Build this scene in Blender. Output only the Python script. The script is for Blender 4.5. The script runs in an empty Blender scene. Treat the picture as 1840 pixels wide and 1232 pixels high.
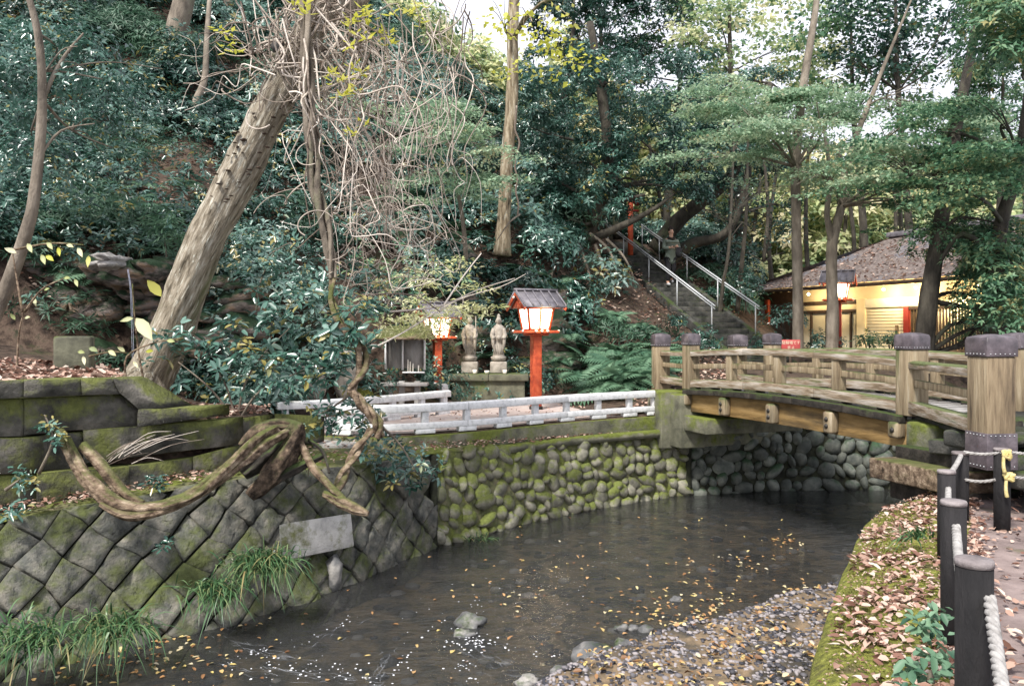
import bpy, math, random
import numpy as np
from mathutils import Vector, Matrix, noise
random.seed(7); np.random.seed(7)
RS = np.random.RandomState(11)
SC = bpy.context.scene
COL = SC.collection
F = 1431.0; EYE = 1.6                      # focal length in photo pixels, eye height above the path
# ---------------------------------------------------------------- camera, sky, sun, exposure
cd = bpy.data.cameras.new('camera'); cam = bpy.data.objects.new('camera', cd); COL.objects.link(cam)
cam.location = (0, 0, EYE); cam.rotation_euler = (math.pi/2, 0, 0)
cd.sensor_width = 36; cd.lens = 36*F/1840; cd.shift_y = -16/1840; cd.clip_start = .05; cd.clip_end = 600
SC.camera = cam
SUN_EL = math.radians(52); SUN_AZ = math.radians(-150)     # azimuth clockwise from +Y: behind the camera, to the left
w = bpy.data.worlds.new('World'); SC.world = w; w.use_nodes = True
wn = w.node_tree.nodes; bg = wn['Background']
sky = wn.new('ShaderNodeTexSky'); sky.sky_type = 'NISHITA'; sky.sun_disc = False
sky.sun_elevation = SUN_EL; sky.sun_rotation = SUN_AZ; sky.dust_density = 3.5; sky.air_density = 1.0; sky.ozone_density = 1.0
cl_ = wn.new('ShaderNodeTexNoise'); cl_.inputs['Scale'].default_value = 1.6; cl_.inputs['Detail'].default_value = 5     # thin bright cloud over the blue
cm_ = wn.new('ShaderNodeMapRange'); cm_.inputs[1].default_value = .2; cm_.inputs[2].default_value = .6; cm_.inputs[3].default_value = .62; cm_.inputs[4].default_value = .95
mx_ = wn.new('ShaderNodeMix'); mx_.data_type = 'RGBA'; mx_.inputs[7].default_value = (7.0, 7.1, 7.9, 1); tc_ = wn.new('ShaderNodeTexCoord')
wl = w.node_tree.links; wl.new(tc_.outputs['Generated'], cl_.inputs['Vector']); wl.new(cl_.outputs['Fac'], cm_.inputs[0]); wl.new(cm_.outputs[0], mx_.inputs[0])
wl.new(sky.outputs[0], mx_.inputs[6]); wl.new(mx_.outputs[2], bg.inputs[0]); bg.inputs[1].default_value = .09
sd = bpy.data.lights.new('sun', 'SUN'); sun = bpy.data.objects.new('sun', sd); COL.objects.link(sun)
sd.energy = 3.1; sd.angle = math.radians(11); sd.color = (1, .95, .88)
sv = Vector((math.sin(SUN_AZ)*math.cos(SUN_EL), math.cos(SUN_AZ)*math.cos(SUN_EL), math.sin(SUN_EL)))
sun.rotation_euler = sv.to_track_quat('Z', 'Y').to_euler()
SC.view_settings.view_transform = 'Standard'; SC.view_settings.look = 'None'
SC.view_settings.gamma = 1; SC.view_settings.use_curve_mapping = False
SC.view_settings.exposure = 1.05
# ---------------------------------------------------------------- helpers
def V(px, py, d): return Vector(((px-920)/F*d, d, EYE+(600-py)/F*d))
def G(px, d, z): return Vector(((px-920)/F*d, d, z))
def nrm(a): return a/np.maximum(np.linalg.norm(a, axis=-1, keepdims=True), 1e-9)
ORG = {}
class MB:
    def __init__(s): s.v=[]; s.f=[]; s.r=[]; s.n=0
    def add(s, v, f, r=None):
        v = np.asarray(v, float).reshape(-1, 3)
        if isinstance(f, np.ndarray): s.f.append(f.astype(np.int64)+s.n)
        else:
            for k in set(len(q) for q in f):
                s.f.append(np.array([q for q in f if len(q) == k], np.int64)+s.n)
        s.v.append(v); s.r.append(np.full(len(v), random.random()) if r is None else np.broadcast_to(np.asarray(r, float), (len(v),)))
        s.n += len(v); return s
    def mesh(s, name, org=(0,0,0)):
        v = np.concatenate(s.v)-np.array(org, float); me = bpy.data.meshes.new(name)
        me.vertices.add(len(v)); me.vertices.foreach_set('co', v.ravel().astype(np.float32))
        idx = np.concatenate([f.ravel() for f in s.f]); tot = np.concatenate([np.full(len(f), f.shape[1]) for f in s.f])
        me.loops.add(len(idx)); me.loops.foreach_set('vertex_index', idx.astype(np.int32))
        me.polygons.add(len(tot)); st = np.concatenate([[0], np.cumsum(tot)[:-1]])
        me.polygons.foreach_set('loop_start', st.astype(np.int32))
        me.update(calc_edges=True)
        a = me.attributes.new('rnd', 'FLOAT', 'POINT'); a.data.foreach_set('value', np.concatenate(s.r).astype(np.float32))
        me.validate(); return me
    def box(s, c, size, M=None, r=None):
        x, y, z = [q/2 for q in size]
        v = [Vector(p) for p in ((-x,-y,-z),(x,-y,-z),(x,y,-z),(-x,y,-z),(-x,-y,z),(x,-y,z),(x,y,z),(-x,y,z))]
        c = Vector(c)
        v = [(M@p if M is not None else p)+c for p in v]
        return s.add([tuple(p) for p in v], [(0,3,2,1),(4,5,6,7),(0,1,5,4),(1,2,6,5),(2,3,7,6),(3,0,4,7)], r)
    def beam(s, a, b, wd, ht, up=(0,0,1), r=None):
        a = Vector(a); b = Vector(b); d = (b-a); L = d.length; d.normalize()
        x = d.cross(Vector(up)).normalized(); z = x.cross(d).normalized()
        M = Matrix((x, d, z)).transposed()
        return s.box((a+b)/2, (wd, L, ht), M, r)
    def tube(s, pts, rad, n=8, rough=0, cap=True, sub=4, freq=6, twist=0, oval=1.0, flute=0):
        P = [Vector(p) for p in pts]; R = list(rad) if hasattr(rad, '__len__') else [rad]*len(P)
        if len(P) > 2 and sub > 1:
            Q=[]; RR=[]
            for i in range(len(P)-1):
                p0=P[max(i-1,0)];p1=P[i];p2=P[i+1];p3=P[min(i+2,len(P)-1)]
                for k in range(sub):
                    t=k/sub
                    Q.append(.5*((2*p1)+(p2-p0)*t+(2*p0-5*p1+4*p2-p3)*t*t+(3*p1-p0-3*p2+p3)*t**3)); RR.append(R[i]*(1-t)+R[i+1]*t)
            Q.append(P[-1]); RR.append(R[-1]); P=Q; R=RR
        x=None; vs=[]; sl=random.uniform(0,50)
        for i,p in enumerate(P):
            if i: sl+=(P[i]-P[i-1]).length
            d=(P[min(i+1,len(P)-1)]-P[max(i-1,0)]).normalized()
            if x is None: x = d.orthogonal().normalized()
            x=(x-d*x.dot(d)).normalized(); y=d.cross(x)
            for k in range(n):
                a=2*math.pi*k/n+twist*i
                dr = x*math.cos(a)*oval+y*math.sin(a)
                q=p+dr*R[i]*(1+flute*(noise.noise(Vector((math.cos(a)*1.6,math.sin(a)*1.6,sl*1.3)))+.7*noise.noise(Vector((math.cos(a)*5,math.sin(a)*5,sl*2.2)))+.5*noise.noise(Vector((math.cos(a)*11,math.sin(a)*11,sl*4)))) if flute else 1)
                if rough: q = p+(q-p)*(1+rough*(noise.noise(q*freq)+.5*noise.noise(q*freq*2.7)))
                vs.append(tuple(q))
        fs=[(i*n+k,i*n+(k+1)%n,(i+1)*n+(k+1)%n,(i+1)*n+k) for i in range(len(P)-1) for k in range(n)]
        if cap:
            vs.append(tuple(P[0])); vs.append(tuple(P[-1])); b=len(vs)-2
            fs+=[(b,(k+1)%n,k) for k in range(n)]+[(b+1,(len(P)-1)*n+k,(len(P)-1)*n+(k+1)%n) for k in range(n)]
        return s.add(vs, fs)
    def lathe(s, prof, c=(0,0,0), n=16, sx=1, sy=1):
        vs=[(c[0]+r*sx*math.cos(2*math.pi*k/n), c[1]+r*sy*math.sin(2*math.pi*k/n), c[2]+z) for r,z in prof for k in range(n)]
        fs=[(i*n+k,i*n+(k+1)%n,(i+1)*n+(k+1)%n,(i+1)*n+k) for i in range(len(prof)-1) for k in range(n)]
        fs += [tuple(reversed(range(n))), tuple((len(prof)-1)*n+k for k in range(n))]
        return s.add(vs, fs)
    def prism(s, poly, off):           # poly: list of Vectors, extruded by vector off
        off=Vector(off); n=len(poly)
        vs=[tuple(p) for p in poly]+[tuple(Vector(p)+off) for p in poly]
        fs=[tuple(range(n)), tuple(reversed(range(n,2*n)))]+[(k,k+n,(k+1)%n+n,(k+1)%n) for k in range(n)]
        return s.add(vs, fs)
    def sweep(s, path, sec, cap=True):  # sec: closed list of (out, up); out is to the right of travel
        P=[Vector(p) for p in path]; m=len(sec); vs=[]
        for i,p in enumerate(P):
            d=(P[min(i+1,len(P)-1)]-P[max(i-1,0)]); d.z=0; d.normalize(); o=Vector((d.y,-d.x,0))
            vs+=[tuple(p+o*a+Vector((0,0,b))) for a,b in sec]
        fs=[(i*m+k,i*m+(k+1)%m,(i+1)*m+(k+1)%m,(i+1)*m+k) for i in range(len(P)-1) for k in range(m)]
        if cap: fs+=[tuple(reversed(range(m))), tuple((len(P)-1)*m+k for k in range(m))]
        return s.add(vs, fs)
    def ico(s, c, rad, sub=2, rough=.12, freq=1.3, M=None, seed=None):
        v,f=ICO[sub]; o = Vector((random.uniform(0,99),)*3) if seed is None else Vector((seed*7.3,)*3)
        vs=[]
        for p in v:
            p=Vector(p); k=1+rough*(noise.noise(p*freq+o)+.5*noise.noise(p*freq*2.3+o))*1.6
            q=Vector((p.x*rad[0],p.y*rad[1],p.z*rad[2]))*k
            vs.append(tuple((M@q if M is not None else q)+Vector(c)))
        return s.add(vs, f)
import bmesh
ICO={}
for sb in (1,2,3):
    bm=bmesh.new(); bmesh.ops.create_icosphere(bm, subdivisions=sb, radius=1)
    ICO[sb]=(np.array([tuple(q.co) for q in bm.verts]), np.array([[q.index for q in fc.verts] for fc in bm.faces])); bm.free()
def obj(name, mb, mat, parent=None, smooth=False, local=False, bevel=0, mesh=None):
    org=(0,0,0) if (parent is None or local) else ORG.get(parent.name,(0,0,0))
    me = mesh if mesh is not None else mb.mesh(name, org)
    if mesh is None and mat is not None: me.materials.append(mat)
    o=bpy.data.objects.new(name, me); COL.objects.link(o)
    if smooth and mesh is None: me.polygons.foreach_set('use_smooth',[True]*len(me.polygons))
    if parent is not None: o.parent=parent; ORG[o.name]=org
    if bevel:
        b=o.modifiers.new('bevel','BEVEL'); b.width=bevel; b.segments=2; b.limit_method='ANGLE'; b.angle_limit=math.radians(40)
    return o
def tag(o, label=None, cat=None, group=None, kind=None):
    if label: o['label']=label
    if cat: o['category']=cat
    if group: o['group']=group
    if kind: o['kind']=kind
    return o
def root(name, loc, label, cat, group=None, rz=0):
    o=bpy.data.objects.new(name, None); COL.objects.link(o); o.location=loc; o.rotation_euler=(0,0,rz); o.empty_display_size=.1
    ORG[o.name]=tuple(loc); return tag(o,label,cat,group)
def copy_tree(o, parent=None):
    c=o.copy(); COL.objects.link(c)
    if parent is not None: c.parent=parent
    for ch in list(o.children): copy_tree(ch, c)
    return c
# ---------------------------------------------------------------- materials
def mat(name, cols, scale=4, rough=.85, bump=.3, bscale=None, moss=None, mossup=.5, rndmix=0, spec=.3, detail=6, stretch=None, patch=None, coords='pos', rough2=None, roty=0, objrnd=0):
    m=bpy.data.materials.new(name); m.use_nodes=True; nt=m.node_tree; N=nt.nodes; L=nt.links; B=N['Principled BSDF']
    B.inputs['Roughness'].default_value=rough; B.inputs['Specular IOR Level'].default_value=spec
    if coords=='pos': src=N.new('ShaderNodeNewGeometry').outputs['Position']
    else:
        tc=N.new('ShaderNodeTexCoord'); oi=N.new('ShaderNodeObjectInfo'); ad=N.new('ShaderNodeVectorMath'); ad.operation='ADD'
        mu=N.new('ShaderNodeMath'); mu.operation='MULTIPLY'; mu.inputs[1].default_value=37; L.new(oi.outputs['Random'],mu.inputs[0])
        L.new(tc.outputs['Object'],ad.inputs[0]); L.new(mu.outputs[0],ad.inputs[1]); src=ad.outputs[0]
    if roty:
        m0=N.new('ShaderNodeMapping'); m0.inputs['Rotation'].default_value=(0,math.radians(roty),0); L.new(src,m0.inputs[0]); src=m0.outputs[0]
    if stretch:
        mp=N.new('ShaderNodeMapping'); mp.inputs['Scale'].default_value=stretch; L.new(src,mp.inputs[0]); src=mp.outputs[0]
    def ns(sc,det=detail,rg=.6):
        n=N.new('ShaderNodeTexNoise'); n.inputs['Scale'].default_value=sc; n.inputs['Detail'].default_value=det; n.inputs['Roughness'].default_value=rg
        L.new(src,n.inputs['Vector']); return n.outputs['Fac']
    def ramp(inp,stops):
        r=N.new('ShaderNodeValToRGB'); e=r.color_ramp.elements
        e[0].position=stops[0][0]; e[0].color=(*stops[0][1],1); e[1].position=stops[-1][0]; e[1].color=(*stops[-1][1],1)
        for p,c in stops[1:-1]: q=e.new(p); q.color=(*c,1)
        L.new(inp,r.inputs[0]); return r.outputs[0]
    def mix(f,a,b):
        x=N.new('ShaderNodeMix'); x.data_type='RGBA'
        if isinstance(f,float): x.inputs[0].default_value=f
        else: L.new(f,x.inputs[0])
        for i,q in ((6,a),(7,b)):
            if isinstance(q,tuple): x.inputs[i].default_value=(*q,1)
            else: L.new(q,x.inputs[i])
        return x.outputs[2]
    def math_(op,a,b=0.0,c=None,clamp=False):
        x=N.new('ShaderNodeMath'); x.operation=op; x.use_clamp=clamp
        for i,q in enumerate((a,b,c)):
            if q is None: continue
            if isinstance(q,(int,float)): x.inputs[i].default_value=q
            else: L.new(q,x.inputs[i])
        return x.outputs[0]
    fac=ns(scale)
    if rndmix:
        at=N.new('ShaderNodeAttribute'); at.attribute_name='rnd'
        fac=math_('ADD',math_('MULTIPLY',fac,1-rndmix),math_('MULTIPLY',at.outputs['Fac'],rndmix))
    k=len(cols); col=ramp(fac,[(.3+.4*i/(k-1) if not rndmix>=.8 else i/(k-1),c) for i,c in enumerate(cols)])
    if patch:                                   # (colour, scale, threshold)
        f=math_('MULTIPLY',math_('SUBTRACT',ns(patch[1],5),patch[2]),9,None,True); col=mix(f,col,patch[0])
    hsrc=ns(bscale or scale*4,8,.65)
    if moss:                                    # (colour, amount, scale)
        ge=N.new('ShaderNodeNewGeometry'); sx=N.new('ShaderNodeSeparateXYZ'); L.new(ge.outputs['Normal'],sx.inputs[0])
        f=math_('ADD',ns(moss[2],6,.7),math_('MULTIPLY',sx.outputs[2],mossup*.35))
        f=math_('MULTIPLY',math_('SUBTRACT',f,1-moss[1]),7,None,True)
        mc=ramp(ns(moss[2]*9,4),[(.3,tuple(q*.55 for q in moss[0])),(.7,moss[0])])
        col=mix(f,col,mc)
        hsrc=math_('ADD',hsrc,math_('MULTIPLY',f,.15))
    if objrnd:
        oi2=N.new('ShaderNodeObjectInfo'); mr=N.new('ShaderNodeMapRange'); mr.inputs[3].default_value=1-objrnd; mr.inputs[4].default_value=1+objrnd*.6; L.new(oi2.outputs['Random'],mr.inputs[0])
        hs=N.new('ShaderNodeHueSaturation'); L.new(mr.outputs[0],hs.inputs['Value']); L.new(col,hs.inputs['Color']); col=hs.outputs[0]
    L.new(col,B.inputs['Base Color'])
    if rough2 is not None: L.new(math_('ADD',math_('MULTIPLY',fac,rough2-rough),rough),B.inputs['Roughness'])
    if bump:
        b=N.new('ShaderNodeBump'); b.inputs['Strength'].default_value=bump; b.inputs['Distance'].default_value=.03
        L.new(hsrc,b.inputs['Height']); L.new(b.outputs[0],B.inputs['Normal'])
    return m
def leafmat(name, cols, rough=.4, trans=.3, spec=.5):
    m=bpy.data.materials.new(name); m.use_nodes=True; nt=m.node_tree; N=nt.nodes; L=nt.links; B=N['Principled BSDF']
    at=N.new('ShaderNodeAttribute'); at.attribute_name='rnd'; r=N.new('ShaderNodeValToRGB'); e=r.color_ramp.elements
    k=len(cols); e[0].color=(*cols[0],1); e[1].color=(*cols[-1],1)
    for i,c in enumerate(cols[1:-1]): q=e.new((i+1)/(k-1)); q.color=(*c,1)
    if 'evergreen' in name or 'silvery' in name: e[k-1].position=.88; q=e.new(.95); q.color=(.3,.26,.08,1)
    L.new(at.outputs['Fac'],r.inputs[0]); L.new(r.outputs[0],B.inputs['Base Color']); B.inputs['Roughness'].default_value=rough; B.inputs['Specular IOR Level'].default_value=spec
    t=N.new('ShaderNodeBsdfTranslucent'); L.new(r.outputs[0],t.inputs[0]); x=N.new('ShaderNodeMixShader'); x.inputs[0].default_value=trans
    L.new(B.outputs[0],x.inputs[1]); L.new(t.outputs[0],x.inputs[2]); L.new(x.outputs[0],N['Material Output'].inputs[0]); return m
def emat(name, col, s):
    m=bpy.data.materials.new(name); m.use_nodes=True; B=m.node_tree.nodes['Principled BSDF']
    B.inputs['Base Color'].default_value=(*col,1); B.inputs['Emission Color'].default_value=(*col,1); B.inputs['Emission Strength'].default_value=s; return m
MOSS=(.16,.19,.035); MOSSD=(.05,.075,.02)
m_soil=mat('litter soil',[(.014,.01,.008),(.045,.03,.022),(.1,.07,.052),(.03,.032,.018)],6,.95,1,25,moss=(MOSSD,.42,1.2),mossup=0)
m_rock=mat('cliff rock',[(.02,.022,.02),(.08,.07,.06),(.24,.2,.18),(.26,.18,.12),(.07,.065,.055)],3.2,.85,1,14,moss=((.03,.065,.03),.54,1.8),mossup=.5,stretch=(1,1,2.2))
m_block=mat('wall block stone',[(.035,.037,.035),(.095,.098,.088),(.17,.165,.14),(.26,.24,.2)],6,.88,1,22,objrnd=.3,moss=((.11,.13,.045),.49,1.7),mossup=.3)
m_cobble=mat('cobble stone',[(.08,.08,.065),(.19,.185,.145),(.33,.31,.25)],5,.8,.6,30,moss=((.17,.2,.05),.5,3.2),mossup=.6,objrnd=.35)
m_cobbled=mat('shaded cobble stone',[(.05,.06,.055),(.11,.12,.105),(.19,.2,.17)],5,.8,.5,30,moss=((.04,.08,.04),.43,2),mossup=.4,objrnd=.4)  # darker copy of the cobble colours, shade under the bridge put into them
m_mortar=mat('mossy mortar',[(.04,.035,.025),(.12,.13,.06),(.2,.17,.11)],7,.95,1,26,moss=((.17,.2,.04),.5,2.2),mossup=.2)
m_joint=mat('dark joint earth',[(.012,.012,.01),(.04,.045,.025)],8,.95,1,20)
m_oldwall=mat('old mossy masonry',[(.02,.02,.018),(.07,.068,.058),(.2,.185,.16)],2.6,.92,1,22,moss=((.17,.19,.055),.53,1.9),mossup=.5)
m_conc=mat('mossy concrete',[(.06,.06,.045),(.14,.14,.1),(.24,.23,.17)],3,.9,.5,30,moss=((.15,.18,.035),.5,1.9),mossup=.8)
m_slab=mat('pale concrete slab',[(.28,.28,.27),(.43,.42,.4),(.52,.51,.49)],6,.9,.5,40,moss=((.17,.18,.08),.5,2.2),mossup=0)
m_white=mat('white painted concrete',[(.52,.53,.54),(.72,.73,.74),(.8,.8,.81)],14,.8,.3,60,moss=((.3,.31,.24),.3,3))
m_wood=mat('weathered yellow timber',[(.08,.06,.04),(.21,.16,.1),(.3,.24,.155),(.4,.34,.25)],13,.8,.7,34,moss=((.1,.125,.045),.41,2.6),mossup=.7,stretch=(1,1,.1),patch=((.13,.11,.075),3,.57))
m_woodb=mat('bare grey brown timber',[(.08,.06,.04),(.24,.18,.12),(.38,.33,.27),(.5,.46,.42)],8,.85,.7,26,moss=((.13,.155,.06),.43,3.2),mossup=.9,stretch=(.3,.3,2.4))
m_gird=mat('tan girder timber',[(.13,.08,.03),(.28,.18,.07),(.37,.25,.11)],5,.65,.4,26,stretch=(.35,.35,2),patch=((.12,.085,.045),1.6,.56))
m_darkwood=mat('dark old wood',[(.012,.011,.01),(.035,.03,.025),(.07,.06,.05)],8,.85,.6,30,moss=(MOSSD,.42,2),mossup=1)
m_cap=mat('dark bronze cap',[(.035,.03,.035),(.085,.07,.08),(.16,.135,.15)],7,.45,.2,30,spec=.6)
m_iron=mat('dark iron bolt',[(.015,.015,.015),(.05,.045,.04)],20,.5,.2)
m_bark=mat('pale lichen bark',[(.05,.038,.025),(.18,.14,.09),(.31,.255,.175),(.5,.45,.35)],15,.92,1,34,patch=((.55,.54,.45),16,.61),moss=((.15,.17,.07),.42,1.6),mossup=-.2,stretch=(1,1,.16))
m_barkl=mat('pale leaning bark',[(.06,.05,.035),(.2,.17,.125),(.33,.29,.225),(.5,.47,.4)],24,.92,1,50,patch=((.58,.58,.5),30,.58),moss=((.15,.17,.07),.44,1.6),mossup=-.2,stretch=(1,1,.15),roty=-26)
m_bark2=mat('grey bark',[(.09,.075,.06),(.19,.16,.125),(.3,.26,.21)],6,.9,.8,30,moss=((.1,.13,.05),.4,1.5),mossup=0,stretch=(1,1,.4))
m_barkd=mat('dark bark',[(.02,.018,.015),(.055,.048,.038),(.1,.09,.07)],6,.9,.8,30,moss=((.05,.07,.03),.45,1.5),mossup=0,stretch=(1,1,.4))
m_vine=mat('pale dry vine',[(.16,.125,.1),(.42,.36,.3),(.64,.57,.5)],9,.85,.5,40,rndmix=.5)
m_drift=mat('peeling dead wood',[(.03,.02,.014),(.13,.09,.06),(.27,.2,.14),(.46,.37,.27)],14,.92,1,44,moss=((.13,.145,.045),.47,1.3),mossup=.5,stretch=(.6,1,1))
m_driftd=mat('dark rotten wood',[(.012,.009,.007),(.06,.043,.03),(.14,.1,.07),(.3,.22,.15)],12,.92,1,40,moss=((.09,.11,.035),.44,1.8),mossup=.4)
m_red=mat('vermilion paint',[(.24,.035,.018),(.44,.075,.03),(.54,.12,.05)],9,.6,.25,30,patch=((.28,.09,.05),7,.62))
m_reddk=mat('dark red paint',[(.2,.02,.015),(.28,.035,.025)],5,.5,.1,30)
m_rooft=mat('dark metal roofing',[(.09,.085,.1),(.17,.16,.18),(.25,.235,.25)],7,.55,.25,30)
m_cream=mat('cream knob paint',[(.75,.7,.6),(.8,.76,.68)],5,.5,0)
m_statue=mat('carved grey stone',[(.17,.15,.13),(.33,.3,.26),(.45,.41,.36)],7,.9,.5,40,moss=((.2,.2,.12),.35,4),mossup=.3)
m_plinth=mat('mossy plinth stone',[(.05,.05,.04),(.12,.12,.085),(.2,.2,.14)],4,.9,.4,30,moss=((.1,.13,.04),.45,2),mossup=.5)
m_grey=mat('weathered grey boards',[(.16,.15,.14),(.3,.29,.28),(.42,.41,.4)],4,.85,.4,30,stretch=(1,1,.3))
m_steel=mat('galvanised steel',[(.35,.37,.39),(.5,.52,.54)],12,.35,.05,spec=.7)
m_step=mat('dark stair stone',[(.02,.022,.02),(.06,.06,.055),(.11,.105,.095)],5,.9,.6,25,moss=(MOSSD,.42,2))
m_path=mat('damp earth path',[(.1,.075,.07),(.2,.155,.145),(.29,.23,.215)],3,.9,.8,18,patch=((.09,.09,.035),1.3,.56))
m_mossg=mat('bright moss',[(.07,.08,.02),(.21,.22,.04),(.4,.41,.09)],26,.95,1,90,patch=((.14,.12,.05),3.5,.56))
m_pave=mat('pinkish paving',[(.3,.24,.22),(.42,.35,.33),(.5,.44,.41)],3,.9,.3,20)
m_bed=mat('stream bed',[(.015,.016,.015),(.07,.06,.045),(.22,.16,.1),(.03,.032,.028)],2.4,.9,1,12)
m_peb=mat('pebbles',[(.035,.036,.045),(.13,.125,.135),(.3,.275,.28)],9,.7,.4,60,rndmix=.75)
m_rockw=mat('stream boulder',[(.03,.035,.04),(.13,.13,.13),(.4,.38,.35)],3.5,.5,.6,18,moss=((.05,.08,.02),.4,3),mossup=.3)
m_riff=bpy.data.materials.new('broken riffle'); m_riff.use_nodes=True; b_=m_riff.node_tree.nodes['Principled BSDF']; b_.inputs['Base Color'].default_value=(.7,.74,.8,1); b_.inputs['Roughness'].default_value=.4; b_.inputs['Alpha'].default_value=.3
m_foam=mat('white foam',[(.7,.72,.76),(.85,.86,.9)],9,.5,.2)
m_pinkst=mat('pale spout stone',[(.12,.11,.1),(.36,.34,.32),(.62,.6,.58)],6,.8,.8,25)
m_post=mat('shade toned post',[(.006,.006,.007),(.016,.015,.016),(.03,.028,.03)],8,.8,.8,25,stretch=(1,1,.3))  # camera-side shade is put into the near-black shaft colour
m_posttop=mat('sawn post top',[(.1,.085,.085),(.2,.175,.175),(.3,.27,.27)],9,.9,.5,30)
m_rope=mat('grey white rope',[(.2,.19,.18),(.32,.31,.3),(.42,.41,.39)],30,.9,.3)
m_yrope=mat('yellowed rope knot',[(.45,.38,.12),(.65,.55,.3)],30,.9,.3)
m_wallw=mat('cream plaster',[(.62,.52,.3),(.72,.62,.4)],2,.9,.05)
m_wallp=mat('pale shutter panel',[(.74,.7,.5),(.8,.76,.6)],2,.8,.05)
m_frame=mat('dark window frame',[(.03,.02,.015),(.07,.045,.03)],6,.6,.1)
m_glassw=mat('cream paper window',[(.5,.45,.3),(.6,.56,.42)],2,.5,0)  # plain cream colour of the window panels
m_roofh=mat('leaf strewn shingle roof',[(.07,.06,.055),(.16,.13,.12),(.26,.22,.2)],9,.9,1,35,patch=((.14,.15,.18),.7,.55))
m_sign=mat('faded red sign board',[(.42,.06,.06),(.5,.11,.1)],8,.6,.05)
m_green=leafmat('glossy evergreen leaves',[(.01,.04,.03),(.038,.105,.076),(.08,.18,.14),(.2,.32,.27)],.27,.22,.9)
m_greend=leafmat('dark evergreen leaves',[(.006,.025,.017),(.016,.056,.04),(.035,.092,.066),(.09,.17,.125)],.3,.2,.7)
m_greenl=leafmat('silvery green leaves',[(.02,.065,.05),(.07,.16,.125),(.16,.28,.23),(.33,.45,.4)],.3,.28,1)  # pale leaves, with the silvery sheen put into the lightest tones
m_fernb=leafmat('narrow green leaves',[(.015,.05,.03),(.05,.12,.07),(.11,.2,.13)],.5,.3,.5)
m_maple=leafmat('pale maple leaves',[(.08,.17,.1),(.2,.33,.2),(.32,.45,.3),(.42,.52,.34),(.5,.45,.28)],.5,.4,.5)
m_mapleg=leafmat('green maple leaves',[(.02,.07,.04),(.06,.15,.08),(.12,.24,.13),(.24,.33,.17),(.4,.32,.12)],.45,.35,.4)
m_fern=leafmat('fern fronds',[(.035,.1,.06),(.1,.2,.12),(.2,.33,.21)],.5,.3,.4)
m_grassb=leafmat('grass blades',[(.012,.045,.02),(.035,.1,.04),(.09,.19,.08),(.2,.27,.12),(.35,.28,.13)],.4,.3,.5)
m_yel=leafmat('yellow leaves',[(.4,.42,.05),(.6,.6,.1),(.7,.66,.25)],.5,.45,.4)
m_palel=leafmat('pale yellow green leaves',[(.36,.42,.16),(.6,.62,.34),(.8,.78,.55)],.5,.4,.4)
m_far=leafmat('distant sunlit leaves',[(.1,.19,.11),(.25,.36,.2),(.48,.55,.28),(.7,.7,.42),(.8,.72,.5)],.6,.5,.3)  # backlight on the far wood is put into these bright leaf tones
m_lit=leafmat('fallen leaves',[(.08,.035,.02),(.23,.12,.09),(.4,.26,.2),(.52,.38,.31),(.6,.5,.42)],.7,.15,.3)
m_lity=leafmat('fallen wet leaves',[(.13,.06,.025),(.32,.17,.07),(.45,.28,.13),(.5,.4,.14),(.52,.46,.33)],.5,.1,.4)
# ---------------------------------------------------------------- foliage generators (numpy)
UP=np.array([0,0,1.])
def leaves(mb, P, A, Nn, L, W, rnd, fold=.2, droop=.12):
    n=len(P); A=nrm(A); S=nrm(np.cross(Nn,A)); Nn=np.cross(A,S); L=np.broadcast_to(L,(n,))[:,None]; W=np.broadcast_to(W,(n,))[:,None]
    v=np.stack([P, P+A*L*.42+S*W*.5+Nn*fold*W, P+A*L-UP*droop*L, P+A*L*.42-S*W*.5+Nn*fold*W],1).reshape(-1,3)
    b=(np.arange(n)*4)[:,None]; f=np.concatenate([b+np.array([0,1,2]), b+np.array([0,2,3])])
    mb.add(v,f,np.repeat(np.clip(rnd,0,1),4))
def leaves6(mb, P, A, Nn, L, W, rnd, fold=.2, droop=.12):
    n=len(P); A=nrm(A); S=nrm(np.cross(Nn,A)); Nn=np.cross(A,S); L=np.broadcast_to(L,(n,))[:,None]; W=np.broadcast_to(W,(n,))[:,None]; c1=RS.uniform(.4,1.6,(n,1))*fold; c2=RS.uniform(.2,1.8,(n,1))*fold
    v=np.stack([P, P+A*L*.22+S*W*.42+Nn*c1*W, P+A*L*.68+S*W*.4+Nn*c2*W-UP*droop*L*.5, P+A*L-UP*droop*L, P+A*L*.66-S*W*.42+Nn*c1*W-UP*droop*L*.5, P+A*L*.24-S*W*.38+Nn*c2*W],1).reshape(-1,3)
    b=(np.arange(n)*6)[:,None]; f=np.concatenate([b+np.array([0,1,2,3]), b+np.array([0,3,4,5])])
    mb.add(v,f,np.repeat(np.clip(rnd,0,1),6))
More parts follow.
